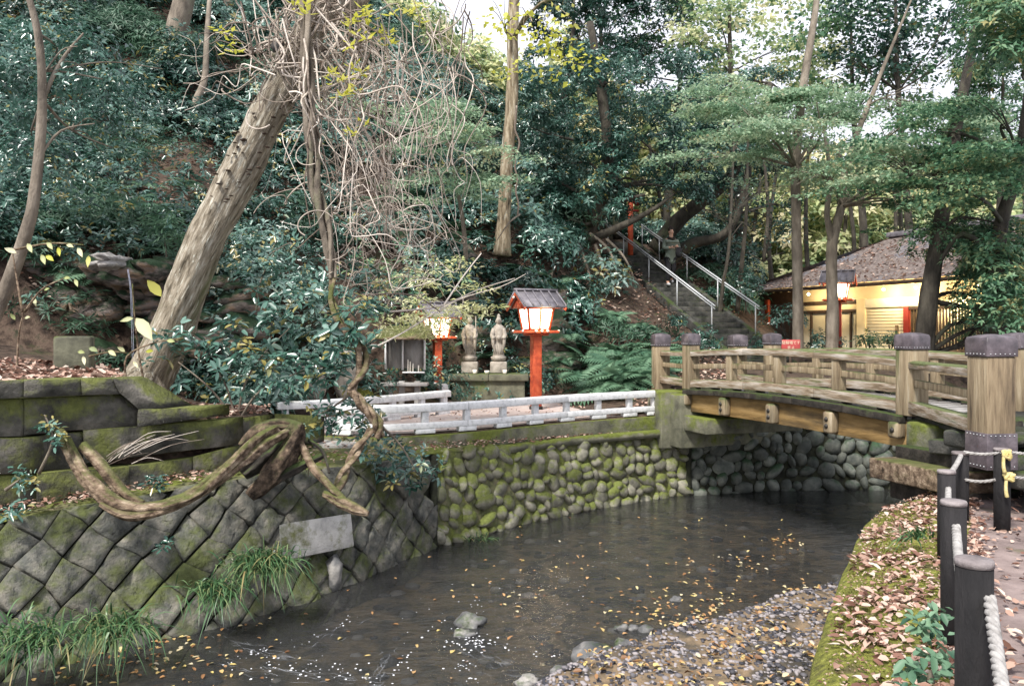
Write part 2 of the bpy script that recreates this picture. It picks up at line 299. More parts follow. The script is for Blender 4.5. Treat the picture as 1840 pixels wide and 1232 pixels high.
def rosettes(mb, C, U, k, L, wr=.38, el=(-.35,.6), tone=None, spread=.02, fn=None):
    n=len(C); U=nrm(U); X=nrm(np.cross(U,RS.normal(size=(n,3)))); Y=np.cross(U,X)
    a=(np.arange(k)[None]*2.4+RS.uniform(0,6.28,(n,1))+RS.normal(0,.2,(n,k)))[...,None]; e=RS.uniform(el[0],el[1],(n,k))[...,None]
    A=(X[:,None]*np.cos(a)+Y[:,None]*np.sin(a))*np.cos(e)+U[:,None]*np.sin(e)
    Nn=U[:,None]*np.cos(e)-(X[:,None]*np.cos(a)+Y[:,None]*np.sin(a))*np.sin(e)+RS.normal(0,.15,(n,k,3))
    P=C[:,None]+A*L*.12+RS.normal(0,spread,(n,k,3)); t=RS.beta(2,2.2,(n,k))*.8+.1 if tone is None else np.clip(tone[:,None]+RS.normal(0,.14,(n,k)),0,1)
    LL=L*RS.uniform(.65,1.15,(n*k)); (fn or leaves)(mb,P.reshape(-1,3),A.reshape(-1,3),Nn.reshape(-1,3),LL,LL*wr,t.ravel())
def ball(n, top=-.4):
    d=nrm(RS.normal(size=(n*3,3))); d=d[d[:,2]>top][:n]; return d
def bush(mb, c, r, n, L, k=6, wr=.38, tone=None, top=-.35, fill=.5):
    d=ball(n,top); n=len(d); lump=1+.22*np.sin(d[:,0]*5+c[0]*3)+.18*np.sin(d[:,1]*6+c[1]*2)*np.sin(d[:,2]*5+c[2])
    rr=(fill+(1-fill)*RS.uniform(0,1,n)**.5)*lump
    P=np.array(c)+d*rr[:,None]*np.array(r); rosettes(mb,P,d+UP*.7,k,L,wr,tone=None if tone is None else np.full(n,tone)+RS.normal(0,.12,n))
def sprays(mb, C, R, k, L, tilt=.28, sag=.12, wr=.75, tone=None, out=None, flat=.03):
    n=len(C); R=np.broadcast_to(R,(n,))[:,None]; a=RS.uniform(0,6.28,(n,k)); q=np.sqrt(RS.uniform(0,1,(n,k)))*R
    tx=RS.normal(0,.16,(n,2)) if out is None else out
    dx=np.cos(a)*q; dy=np.sin(a)*q*.75; dz=tx[:,:1]*dx+tx[:,1:]*dy-sag*q*q/np.maximum(R,.01)+RS.normal(0,flat,(n,k))
    P=C[:,None]+np.stack([dx,dy,dz],-1); A=np.stack([dx,dy,dz*0],-1)+RS.normal(0,.5,(n,k,3))*R[...,None]*.6
    Nn=UP+RS.normal(0,tilt,(n,k,3)); t=RS.beta(2,2.5,(n,k)) if tone is None else np.clip(tone[:,None]+RS.normal(0,.16,(n,k)),0,1)
    LL=L*RS.uniform(.6,1.2,n*k); leaves(mb,P.reshape(-1,3),A.reshape(-1,3)+1e-4,Nn.reshape(-1,3),LL,LL*wr,t.ravel(),.1,.15)
def blades(mb, C, D, L, w, rnd, seg=4, sag=1.0):
    # curved grass blades: base C, direction D, length L
    n=len(C); w=np.broadcast_to(w,(n,)); D=nrm(D); S=nrm(np.cross(D,UP+RS.normal(0,.3,(n,3)))); vs=[]
    for i in range(seg+1):
        t=i/seg; c=C+D*(L*t)[:,None]-UP*(sag*L*t*t)[:,None]*.55; ww=(w*(1-t**2)*.5+.0005)[:,None]; vs+=[c-S*ww,c+S*ww]
    v=np.stack(vs,1).reshape(-1,3); b=(np.arange(n)*2*(seg+1))[:,None]
    f=np.concatenate([b+np.array([2*i,2*i+1,2*i+3,2*i+2]) for i in range(seg)]); mb.add(v,f,np.repeat(rnd,2*(seg+1)))
def fern_mb(L=.55, fr=9, k=13):
    mb=MB()
    for i in range(fr):
        a=i*6.283/fr+random.uniform(-.3,.3); ln=L*random.uniform(.75,1.15); el=random.uniform(.35,1.0)
        t=np.linspace(.12,1,k); r=ln*t*math.cos(el)*(1+.2*t); z=ln*(math.sin(el)*t-.75*t*t*math.sin(el+.3)); h=np.array([math.cos(a),math.sin(a),0]); s=np.array([-math.sin(a),math.cos(a),0])
        P=h*r[:,None]+UP*z[:,None]; T=nrm(np.gradient(P,axis=0)); w=ln*.3*np.sin(np.pi*np.clip(t*.85+.12,0,1))**.8
        for sg in (-1,1):
            A=s*sg+T*.45; leaves(mb,P,A,np.cross(T,s)*1.0+0*P,w,w*.25+.006,np.full(k,random.uniform(.2,.9))+RS.normal(0,.08,k),.05,.15)
        mb.tube([tuple(p) for p in P[::4]],[.004]*len(P[::4]),3,sub=1)
    return mb
def at_(p): return np.array([tuple(q) for q in p])
# ================================================================ LAND
WZ=-1.25
B_=[(-300,5.3),(-100,6.0),(0,6.37),(150,6.9),(300,7.35),(420,7.7),(560,8.4),(640,9.06),(780,10.55),(1000,12.36),(1200,13.9),(1400,14.5),(1640,14.6),(1900,14.4),(2500,14.2)]
T_=[(-300,6.1,-.05),(0,7.1,-.06),(133,7.5,-.02),(250,7.9,0),(361,8.3,.05),(520,9.05,.05),(650,9.7,.02),(780,10.95,-.02),(1000,12.75,-.13),(1190,14.1,-.2),(1260,14.35,.1),(1400,14.75,.45),(1640,14.85,.5),(1900,14.7,.5),(2500,14.5,.5)]
def botp(px): d=np.interp(px,[q[0] for q in B_],[q[1] for q in B_]); return G(px,d,WZ-.3)
def topp(px):
    xs=[q[0] for q in T_]; return G(px,np.interp(px,xs,[q[1] for q in T_]),np.interp(px,xs,[q[2] for q in T_]))
FEN=[(500,11.8),(560,11.45),(610,11.22),(665,11.12),(740,11.3),(860,11.85),(1000,12.9),(1090,13.5),(1182,14.1)]   # front line of the white fence
FZ=.17
def fend(px): return np.interp(px,[q[0] for q in FEN],[q[1] for q in FEN])
LW=[(-400,6.25),(0,7.35),(200,8.05),(245,8.2),(400,8.85),(480,9.7),(560,10.8)]       # upper mossy wall line
def lwd(px): return np.interp(px,[q[0] for q in LW],[q[1] for q in LW])
# hillside profiles: px -> [(d,z)...]
PR={
 -700:[(6.6,1.1),(8,1.3),(9.5,2.6),(12,4.6),(30,19),(90,40)],
 0:[(8.0,1.12),(10.4,1.3),(11.6,1.5),(12.1,2.9),(13.5,3.6),(16,5.6),(30,17.5),(90,40)],
 200:[(8.75,1.12),(11,1.1),(12.4,1.0),(12.8,2.75),(14.5,3.8),(17,5.8),(30,17),(90,40)],
 330:[(9.2,.7),(11,.6),(12.6,.7),(13.2,2.7),(15,4),(30,16),(90,40)],
 480:[(10.6,.6),(11.6,.35),(13,.2),(14.2,.9),(14.8,2.4),(17,4.4),(30,15),(90,38)],
 510:[(12,.17),(13.2,.17),(14.4,.9),(15,2.2),(17,4.3),(30,14.8),(90,38)],
 620:[(11.3,FZ),(14.5,FZ),(15.8,.6),(16.6,2.6),(19,4.4),(32,15),(90,36)],
 800:[(11.65,FZ),(17.3,FZ),(17.7,.5),(18.3,2.7),(20,4.2),(30,11),(40,13.5),(90,20)],
 960:[(12.7,FZ),(17.6,FZ),(18.0,.6),(18.8,2.2),(21,4.2),(30,9),(40,11),(90,18)],
 1050:[(13.3,FZ),(17.3,.2),(18,.5),(19.6,1.9),(23,4.1),(28,6.2),(38,8.5),(90,15)],
 1120:[(13.7,FZ),(15.3,.3),(17.5,.8),(19.2,1.6),(22,3.0),(28,4.9),(40,6.5),(90,13)],
 1180:[(14.2,.2),(15,.5),(18,1.0),(20,1.6),(24,3.4),(28,4.7),(40,6),(90,12)],
 1230:[(14.4,.4),(15.2,.7),(18.4,1.0),(20.3,1.45),(24,3.05),(28,4.6),(40,6),(90,11)],
 1290:[(14.5,.4),(15.2,.7),(18.5,1.0),(20.3,1.35),(24,2.6),(28,4.4),(40,7),(90,13)],
 1350:[(14.7,.5),(15.2,.72),(18.5,.95),(20,1.15),(23,1.7),(28,2.7),(40,5),(90,10)],
 1420:[(14.8,.5),(15.2,.75),(20,1.0),(26,1.2),(32,1.6),(45,3.6),(90,9)],
 1600:[(14.9,.5),(15.3,.8),(20,1.05),(28,1.2),(40,2.2),(55,4.5),(90,9)],
 2600:[(14.6,.5),(15.2,.8),(20,1.05),(28,1.2),(40,2.0),(55,4),(90,8)]}
PK=sorted(PR); d0s=[PR[k][0][0] for k in PK]
def tz(px,d):
    px=min(max(px,PK[0]),PK[-1]); i=max(0,min(len(PK)-2,int(np.searchsorted(PK,px,'right'))-1)); a,b=PK[i],PK[i+1]; t=(px-a)/(b-a)
    za=np.interp(d,[q[0] for q in PR[a]],[q[1] for q in PR[a]]); zb=np.interp(d,[q[0] for q in PR[b]],[q[1] for q in PR[b]])
    z=za*(1-t)+zb*t
    if d>17.5 or px<500 and d>12:
        X=(px-920)/F*d; z+=.35*noise.noise(Vector((X*.45,d*.45,0)))*min(1,(d-(12 if px<500 else 17.5))/2) if (px<1080 or px>1500) else 0
    return z
def txy(x,y): return tz(920+F*x/y,y)
def d0f(px):
    if px<200: return lwd(px)+.12
    if px<400: return lwd(px)+.12
    if px<500: return lwd(px)+.15
    if px<1182: return fend(px)+.05
    return topp(px).y+.02
cols_=list(np.arange(-700,2601,12)); rows_=90
vs=[];
for px in cols_:
    d0=d0f(px)
    vs.append(tuple(G(px,d0,tz(px,d0)-.9)))
    for j in range(rows_):
        t=j/(rows_-1); d=d0+(14*t/.6 if t<.6 else 14+(75-14)*((t-.6)/.4)**1.8)
        z=tz(px,d)
        X=(px-920)/F*d
        # keep the ground just under the hill stairs
        tt=((X-5.1)*-.2607+(d-20)*.9654); ww=((X-5.1)*.9654+(d-20)*.2607)
        if -3<tt<8.6 and -.5<ww<1.75: z=min(z,1.45+tt*3.5/8.287-.2)
        elif 8.6<=tt<12 and -1<ww<2.5: z=min(z,4.85)
        if z>1.9 or (px<500 and d>12): z+=.12*noise.noise(Vector((X*1.6,d*1.6,z)))
        vs.append((X,d,z))
n=rows_+1; i0=np.arange(len(cols_)-1)[:,None]*n+np.arange(n-1)[None]; i0=i0.ravel()
hill=obj('hillside',MB().add(vs,np.stack([i0,i0+n,i0+n+1,i0+1],1)),m_soil,smooth=True); tag(hill,kind='structure')
# platform paving
mb=MB(); pts=[G(px,fend(px)+.1,FZ+.012) for px in range(500,1185,20)]+[G(1182,15.0,FZ+.012),G(1120,15.2,FZ+.012),G(1050,17,FZ+.012),G(960,17.3,FZ+.012),G(800,17.1,FZ+.012),G(700,15.2,FZ+.012),G(600,13.8,FZ+.012),G(510,12.6,FZ+.012)]
mb.add([tuple(p) for p in pts],[tuple(range(len(pts)))]); tag(obj('paving',mb,m_pave),kind='structure')
# ledge between river wall and upper wall / fence
mb=MB(); vs=[]; L_=list(range(-300,1231,18))
for px in L_:
    a=topp(px); d1=(lwd(px)+.2) if px<540 else fend(px)+.15
    for j in range(7):
        t=j/6; d=a.y*(1-t)+d1*t; z=a.z+.06*t-.02+.05*noise.noise(Vector((px*.02,d*3,1)))*math.sin(t*3.14); vs.append(tuple(G(px,d,z)))
i0=(np.arange(len(L_)-1)[:,None]*7+np.arange(6)[None]).ravel()
tag(obj('bank_ledge',MB().add(vs,np.stack([i0,i0+7,i0+8,i0+1],1)),m_mortar,smooth=True),kind='structure')
# right bank
EB=[(-3,-.6),(-1,-.1),(1.0,.5),(2.5,.93),(3.74,1.36),(4.9,1.92),(5.76,2.37),(6.6,2.82),(7.4,3.3),(7.9,3.75),(8.25,4.2),(8.5,4.7),(8.8,6),(9.2,9),(9.6,14)]
ey=[q[0] for q in EB]; ex=[q[1] for q in EB]
PB=[(-3,.9),(0,1.15),(2.86,1.72),(4.13,2.28),(5.72,3.12),(6.8,3.81),(8.5,4.6)]    # line of the rope posts
def edge(t):   # arc param over EB
    i=min(int(t),len(EB)-2); f=t-i; return Vector((EB[i][1]*(1-f)+EB[i+1][1]*f, EB[i][0]*(1-f)+EB[i+1][0]*f,0))
def catm(P,sub):
    Q=[]
    for i in range(len(P)-1):
        p0=P[max(i-1,0)];p1=P[i];p2=P[i+1];p3=P[min(i+2,len(P)-1)]
        for k in range(sub):
            t=k/sub; Q.append(.5*((2*p1)+(p2-p0)*t+(2*p0-5*p1+4*p2-p3)*t*t+(3*p1-p0-3*p2+p3)*t**3))
    Q.append(P[-1]); return Q
EDG=catm([Vector((x,y,0)) for y,x in EB],8)
def side(P,i):
    d=P[min(i+1,len(P)-1)]-P[max(i-1,0)]; d.normalize(); return Vector((d.y,-d.x,0))
prof=[(.16,-1.6),(.1,-1.0),(.05,-.6),(.02,-.3),(0,-.2),(.03,-.11),(.1,-.06),(.22,-.03),(.4,-.01),(.62,0)]
vs=[]
for i,p in enumerate(EDG):
    o=side(EDG,i)
    for a,z in prof:
        q=p+o*a; k=noise.noise(Vector((q.x*3,q.y*3,z*3))); vs.append((q.x+o.x*k*.025, q.y+o.y*k*.025, z+.012*k-.012))
m=len(prof); i0=(np.arange(len(EDG)-1)[:,None]*m+np.arange(m-1)[None]).ravel()
mossb=obj('moss_bank',MB().add(vs,np.stack([i0,i0+m,i0+m+1,i0+1],1)),m_mossg,smooth=True); tag(mossb,kind='structure')
# ground sheet: mossy strip up to the posts, then path
def gz(x,y): return .03*noise.noise(Vector((x*1.2,y*1.2,0)))+.012*noise.noise(Vector((x*6,y*6,0)))-.02
vsm=[];vsp=[]; ny=150
ys=np.linspace(-3,9.3,ny)
for y in ys:
    e=np.interp(y,ey,ex)+.45 if y<8.4 else 4.9+(y-8.4)*6; p=max(np.interp(y,[q[0] for q in PB],[q[1] for q in PB])+.12,e+.05)
    for t in np.linspace(0,1,16): x=e+(p-e)*t; vsm.append((x,y,gz(x,y)+.012))
    for t in np.linspace(0,1,60): x=p+(16-p)*t**1.6; vsp.append((x,y,gz(x,y)+.012-.012*min(1,t*30)))
i0=(np.arange(ny-1)[:,None]*16+np.arange(15)[None]).ravel()
tag(obj('moss_strip',MB().add(vsm,np.stack([i0,i0+1,i0+17,i0+16],1)),m_mossg,smooth=True),kind='structure')
i0=(np.arange(ny-1)[:,None]*60+np.arange(59)[None]).ravel()
tag(obj('path',MB().add(vsp,np.stack([i0,i0+1,i0+61,i0+60],1)),m_path,smooth=True),kind='structure')
# stream bed and water
vs=[];nx=120;nyy=120
def bedz(x,y):
    z=-1.5+.05*noise.noise(Vector((x*1.7,y*1.7,4)))+.04*noise.noise(Vector((x*5,y*5,2)))
    # gravel bar against the right bank
    gx=np.interp(y,[1,3,5,6.37,6.68,7.2,7.4,7.84,8.24,8.6,9],[-2.8,-1.8,-.7,.1,.52,1.15,1.7,2.1,2.8,3.6,4.8])
    z+= .5*max(0,min(1,(x-gx+.45)/.9)) if y<8.6 else 0
    return z
xs=np.linspace(-9,12,nx); yy=np.linspace(1,16.5,nyy)
for y in yy:
    for x in xs: vs.append((x,y,bedz(x,y)))
i0=(np.arange(nyy-1)[:,None]*nx+np.arange(nx-1)[None]).ravel()
tag(obj('streambed',MB().add(vs,np.stack([i0,i0+1,i0+nx+1,i0+nx],1)),m_bed,smooth=True),kind='structure')
mw=bpy.data.materials.new('stream water'); mw.use_nodes=True; nt=mw.node_tree; N=nt.nodes; L=nt.links; N.remove(N['Principled BSDF'])
ge=N.new('ShaderNodeNewGeometry'); fr=N.new('ShaderNodeFresnel'); fr.inputs[0].default_value=1.36
def wnoise(sc,st,det=3):
    mp=N.new('ShaderNodeMapping'); mp.inputs['Scale'].default_value=st; mp.inputs['Rotation'].default_value=(0,0,.75); L.new(ge.outputs['Position'],mp.inputs[0])
    n=N.new('ShaderNodeTexNoise'); n.inputs['Scale'].default_value=sc; n.inputs['Detail'].default_value=det; L.new(mp.outputs[0],n.inputs['Vector']); return n.outputs['Fac']
ad=N.new('ShaderNodeMath'); ad.operation='MULTIPLY_ADD'; L.new(wnoise(2.2,(1,2.0,1)),ad.inputs[0]); ad.inputs[1].default_value=1.6; L.new(wnoise(9,(1,1.8,1)),ad.inputs[2])
bp=N.new('ShaderNodeBump'); bp.inputs['Strength'].default_value=.55; bp.inputs['Distance'].default_value=.035; L.new(ad.outputs[0],bp.inputs['Height'])
gl=N.new('ShaderNodeBsdfGlossy'); gl.inputs['Roughness'].default_value=.06; L.new(bp.outputs[0],gl.inputs['Normal']); L.new(bp.outputs[0],fr.inputs['Normal'])
tr=N.new('ShaderNodeBsdfTransparent'); tr.inputs[0].default_value=(.6,.62,.6,1)
df=N.new('ShaderNodeBsdfDiffuse'); df.inputs[0].default_value=(.07,.072,.075,1); mx0=N.new('ShaderNodeMixShader'); mx0.inputs[0].default_value=.3; L.new(tr.outputs[0],mx0.inputs[1]); L.new(df.outputs[0],mx0.inputs[2])
mx=N.new('ShaderNodeMixShader'); L.new(fr.outputs[0],mx.inputs[0]); L.new(mx0.outputs[0],mx.inputs[1]); L.new(gl.outputs[0],mx.inputs[2]); L.new(mx.outputs[0],N['Material Output'].inputs[0])
mb=MB(); mb.add([(-9,.5,WZ),(12,.5,WZ),(12,16.5,WZ),(-9,16.5,WZ)],[(0,1,2,3)]); tag(obj('water',mb,mw),kind='structure')
# ================================================================ RIVER WALLS
def wallmap(p0,p1):
    pxs=np.linspace(p0,p1,80); B=[botp(p) for p in pxs]; T=[topp(p) for p in pxs]; Mi=[(a+b)/2 for a,b in zip(B,T)]
    s=[0]
    for i in range(1,80): s.append(s[-1]+(Mi[i]-Mi[i-1]).length)
    def f(u,h):      # u metres along, h 0..1 up -> point
        u=min(max(u,0),s[-1]); px=np.interp(u,s,pxs); a=botp(px); b=topp(px); return a+(b-a)*h
    def nr(u,h):
        e=.05; x=f(min(u+e,s[-1]),h)-f(max(u-e,0),h); y=f(u,min(h+.05,1))-f(u,max(h-.05,0)); q=x.cross(y).normalized(); return (q if q.y<0 else -q), x.normalized(), y.normalized()
    def H(u): return (f(u,1)-f(u,0)).length
    return f,nr,H,s[-1]
def backing(rt,f,nr,Ltot,mt,off,name='backing'):
    nu=int(Ltot/.08); nh=26; vs=[]
    for i in range(nu+1):
        for j in range(nh+1):
            u=Ltot*i/nu; h=j/nh; p=f(u,h); q,_,_=nr(u,h); p=p-q*(off+.03*noise.noise(p*4)); vs.append(tuple(p))
    i0=(np.arange(nu)[:,None]*(nh+1)+np.arange(nh)[None]).ravel()
    return obj(name,MB().add(vs,np.stack([i0,i0+nh+1,i0+nh+2,i0+1],1)),mt,rt,smooth=True)
# diamond wall
f,nr,H,Lt=wallmap(-300,780)
w1=root('stone_wall',f(Lt*.5,0),'river wall of square grey stones set in a diamond pattern, left of the cobble wall','wall')
backing(w1,f,nr,Lt,m_joint,.05,'joint_fill')
hd=.212; Hm=1.62
def lat(i,j):
    r=random.Random(i*7919+j*104729); return (i*hd+r.uniform(-.055,.055), j*hd+r.uniform(-.05,.05))
def clip(poly,lo,hi):
    for sgn,lim in ((1,lo),(-1,-hi)):
        out=[]
        for k in range(len(poly)):
            a=poly[k]; b=poly[(k+1)%len(poly)]; fa=sgn*a[1]-lim; fb=sgn*b[1]-lim
            if fa>=0: out.append(a)
            if (fa>=0)!=(fb>=0): t=fa/(fa-fb); out.append((a[0]+(b[0]-a[0])*t,a[1]+(b[1]-a[1])*t))
        poly=out
        if len(poly)<3: return []
    return poly
cnt=0
for i in range(0,int(Lt/hd)+2):
    for j in range(0,10):
        if (i+j)%2==0: continue
        Hh=H(i*hd)
        poly=clip([lat(i-1,j),lat(i,j-1),lat(i+1,j),lat(i,j+1)],0,Hh-.01)
        if len(poly)<3: continue
        cx=sum(p[0] for p in poly)/len(poly); cy=sum(p[1] for p in poly)/len(poly)
        ar=abs(sum(poly[k][0]*poly[(k+1)%len(poly)][1]-poly[(k+1)%len(poly)][0]*poly[k][1] for k in range(len(poly))))/2
        if ar<.012 or cx>Lt-.02: continue
        ring=[]
        for k in range(len(poly)):
            a=poly[k]; b=poly[(k+1)%len(poly)]
            for t in (0,.33,.67): ring.append((a[0]+(b[0]-a[0])*t,a[1]+(b[1]-a[1])*t))
        R=len(ring); vs=[]; bl=random.uniform(-.012,.03); sd_=random.uniform(0,99); tx,ty=random.uniform(-.12,.12),random.uniform(-.1,.14)
        for sc_,dp in ((.965,-.07),(.965,.014),(.925,.027),(.62,.034),(.3,.037)):
            for q in ring:
                x=cx+(q[0]-cx)*sc_; y=cy+(q[1]-cy)*sc_
                if sc_>.9:  # rounded corners
                    pass
                u=min(max(x,0),Lt); h=min(max(y/Hh,0),1); p=f(u,h); n_,_,_=nr(u,h)
                k=noise.noise(Vector((x*9,y*9,sd_)))*.045+noise.noise(Vector((x*22,y*22,sd_)))*.022
                vs.append(tuple(p+n_*(dp+bl+(k+(x-cx)*tx+(y-cy)*ty if dp>0 else 0))))
        fs=[(r*R+k,r*R+(k+1)%R,(r+1)*R+(k+1)%R,(r+1)*R+k) for r in range(4) for k in range(R)]
        fs.append(tuple(4*R+k for k in range(R)))
        obj('stone_block',MB().add(vs,fs),m_block,w1,smooth=False); cnt+=1
print('blocks',cnt)
# cobble walls
PEB=[]
for k in range(9):
    me=MB().ico((0,0,0),(1,1,1),2,.16,1.2,seed=k+3).mesh('cobble_shape'); me.materials.append(m_cobble); me.polygons.foreach_set('use_smooth',[True]*len(me.polygons)); PEB.append(me)
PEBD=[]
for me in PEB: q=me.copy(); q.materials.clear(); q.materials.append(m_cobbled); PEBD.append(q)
def cobbles(rt,f,nr,H,Lt,pit,meshes,lim=300,sz=1.0,big=True):
    c=0; hh=.03; row=0
    Hm=H(Lt/2)
    while hh<Hm-.04:
        rh=pit*(1.25 if row==0 and big else 1)*random.uniform(.78,.9); u=random.uniform(0,.1)
        while u<Lt:
            wv=pit*random.choice([.55,.7,.9,1.1,1.3,1.7])*random.uniform(.9,1.1)*(1.25 if row==0 and big else 1)
            if c>=lim: return c
            cu=u+wv/2; ch=(hh+rh/2+random.uniform(-.055,.055))/Hm
            if 0.02<ch<.97 and cu<Lt-.05:
                p=f(cu,ch); n_,x_,y_=nr(cu,ch); a=random.gauss(0,.5); X=x_*math.cos(a)+y_*math.sin(a); Y=n_.cross(X)
                q_=random.uniform(.8,1.15); s=Vector((wv*.53*sz*q_,rh*.58*random.uniform(.7,1.35)*sz,pit*random.uniform(.3,.55)))
                Mx=Matrix.Translation(p-n_*.03)@Matrix((X,Y,n_)).transposed().to_4x4()@Matrix.Rotation(random.choice([0,math.pi]),4,'Z')@Matrix.Diagonal((*s,1))
                o=obj('cobble',None,None,rt,mesh=random.choice(meshes)); o.matrix_parent_inverse=Matrix.Identity(4); o.matrix_basis=Matrix.Translation(-Vector(ORG[rt.name]))@Mx; c+=1
            u+=wv
        hh+=rh; row+=1
    return c
f,nr,H,Lt=wallmap(780,1237)
w2=root('cobble_wall',f(Lt*.5,0),'curved river wall of mossy cobbles below the white fence','wall')
backing(w2,f,nr,Lt,m_mortar,.02,'mortar'); print('cob1',cobbles(w2,f,nr,H,Lt,.215,PEB))
f,nr,H,Lt=wallmap(1237,2000)
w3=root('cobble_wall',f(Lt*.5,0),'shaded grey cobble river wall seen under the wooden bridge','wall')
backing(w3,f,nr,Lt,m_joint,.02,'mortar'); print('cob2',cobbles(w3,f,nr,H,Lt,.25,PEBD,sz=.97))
for q_ in (780,1237): a_,b_=botp(q_),topp(q_); obj('wall_joint',MB().beam(a_+Vector((0,.02,0)),b_+Vector((0,.02,-.05)),.09,.12,up=(0,1,0)),m_joint,w2)
# mossy concrete band + lip under the fence
fp=catm([G(px,fend(px)-.02,0) for px in [540,610,665,740,860,1000,1090,1186]],6)
mb=MB().sweep(fp,[(0,-.35),(.0,FZ-.02),(-.25,FZ-.02),(-.25,-.35)]); band=root('retaining_kerb',G(860,11.8,0),'mossy concrete kerb along the foot of the white fence','kerb')
obj('band',mb,m_conc,band,bevel=.01)
mb=MB().sweep(fp,[(.14,-.2),(.14,-.1),(.1,-.075),(.02,-.075),(.02,-.2)]); obj('lip',mb,m_conc,band)
mb=MB().sweep([G(520,11.3,0),G(560,11.15,0),G(640,11.0,0)],[(.25,-.05),(.25,.1),(-.2,.1),(-.2,-.05)]); tag(obj('stone_step',mb,m_slab,bevel=.015),'grey stone step slab below the left end of the white fence','step')
# ================================================================ UPPER MOSSY WALL
uw=root('masonry_wall',V(200,800,8.6),'old mossy block retaining wall with a sloped coping, on the left bank','wall')
def wblock(poly,out=0.0,th=.35,mt=m_oldwall):
    mb=MB(); P=[V(x,y,lwd(x)-out-.0) for x,y in poly]
    # subdivide face into a grid-free prism with a slightly pillowed front
    off=Vector((0.12,th,0)); c=sum(P,Vector())/len(P); n=len(P)
    P2=[]
    for k in range(n):
        a=P[k]; b=P[(k+1)%n]
        for t in (0,.25,.5,.75): q=a+(b-a)*t; P2.append(q+Vector((1,0,.6))*(.012*noise.noise(q*7)))
    n=len(P2); inn=[c+(p-c)*.95+Vector((0,-.012-.02*noise.noise(p*5),0)) for p in P2]
    vs=[tuple(p+off) for p in P2]+[tuple(p+Vector((0,.0,0))) for p in P2]+[tuple(p) for p in inn]+[tuple(c+Vector((0,-.02,0)))]
    fs=[tuple(range(n))]+[(k,k+n,(k+1)%n+n,(k+1)%n) for k in range(n)]+[(k+n,k+2*n,(k+1)%n+2*n,(k+1)%n+n) for k in range(n)]+[(k+2*n,3*n,(k+1)%n+2*n) for k in range(n)]
    o=obj('coping_stone' if out>.05 else 'stone_block',mb.add(vs,fs),mt,uw); return o
for poly,o in [
 ([(-330,700),(-160,692),(-160,724),(-330,735)],.1),([(-156,692),(-64,687),(-64,718),(-156,724)],.1),
 ([(-60,687),(38,682),(38,714),(-60,718)],.1),([(42,682),(143,680),(143,710),(42,714)],.1),([(147,680),(200,679),(212,708),(147,710)],.1),
 ([(202,679),(216,683),(302,733),(248,735),(214,706)],.1),([(248,735),(372,731),(372,750),(246,768)],.1),
 ([(-330,735),(-100,722),(-100,785),(-330,800)],0),([(-96,722),(38,716),(38,784),(-96,786)],0),([(42,716),(200,709),(246,738),(244,766),(130,773),(42,782)],0),
 ([(-330,803),(-62,790),(-62,850),(-330,870)],0.02),([(-58,790),(62,786),(64,850),(-58,852)],0.02),([(66,782),(145,776),(148,842),(68,846)],-.02),([(150,772),(398,754),(400,802),(150,832)],.02),
 ([(-330,873),(-64,854),(-64,930),(-330,950)],0),([(-60,855),(60,853),(62,925),(-60,932)],0),([(66,849),(226,838),(228,912),(66,922)],0.02),([(230,836),(343,822),(345,892),(232,908)],.0),([(347,820),(400,806),(402,880),(348,890)],0.02),
 ([(402,756),(460,748),(462,800),(402,806)],-.05),([(464,748),(556,752),(556,800),(464,800)],-.05),([(402,809),(556,803),(556,850),(402,872)],-.08)]:
    wblock(poly,o)
# concrete slab jutting from the wall
sl=[V(501,942,8.35),V(612,925,8.95),V(618,985,8.95),V(503,1008,8.35)]
tag(obj('concrete_slab',MB().prism(sl,(.1,.09,.0)),m_slab,bevel=.008),'pale concrete slab leaning against the diamond stone wall','slab')
# outlet mouth under it
ol=tag(obj('outlet_stone',MB().ico(V(600,1030,8.9),(.1,.1,.22),2,.3),m_rockw,smooth=True),'small upright wet stone below the leaning concrete slab','stone')
# stone post, boulder on the upper ground
mb=MB(); c=G(134,9.6,1.1); mb.box(c+Vector((0,0,.2)),(.4,.34,.55),Matrix.Rotation(.35,3,'Z')); 
tag(obj('stone_block',mb,m_plinth,bevel=.03),'squat square grey stone standing on the mossy wall at left','stone')
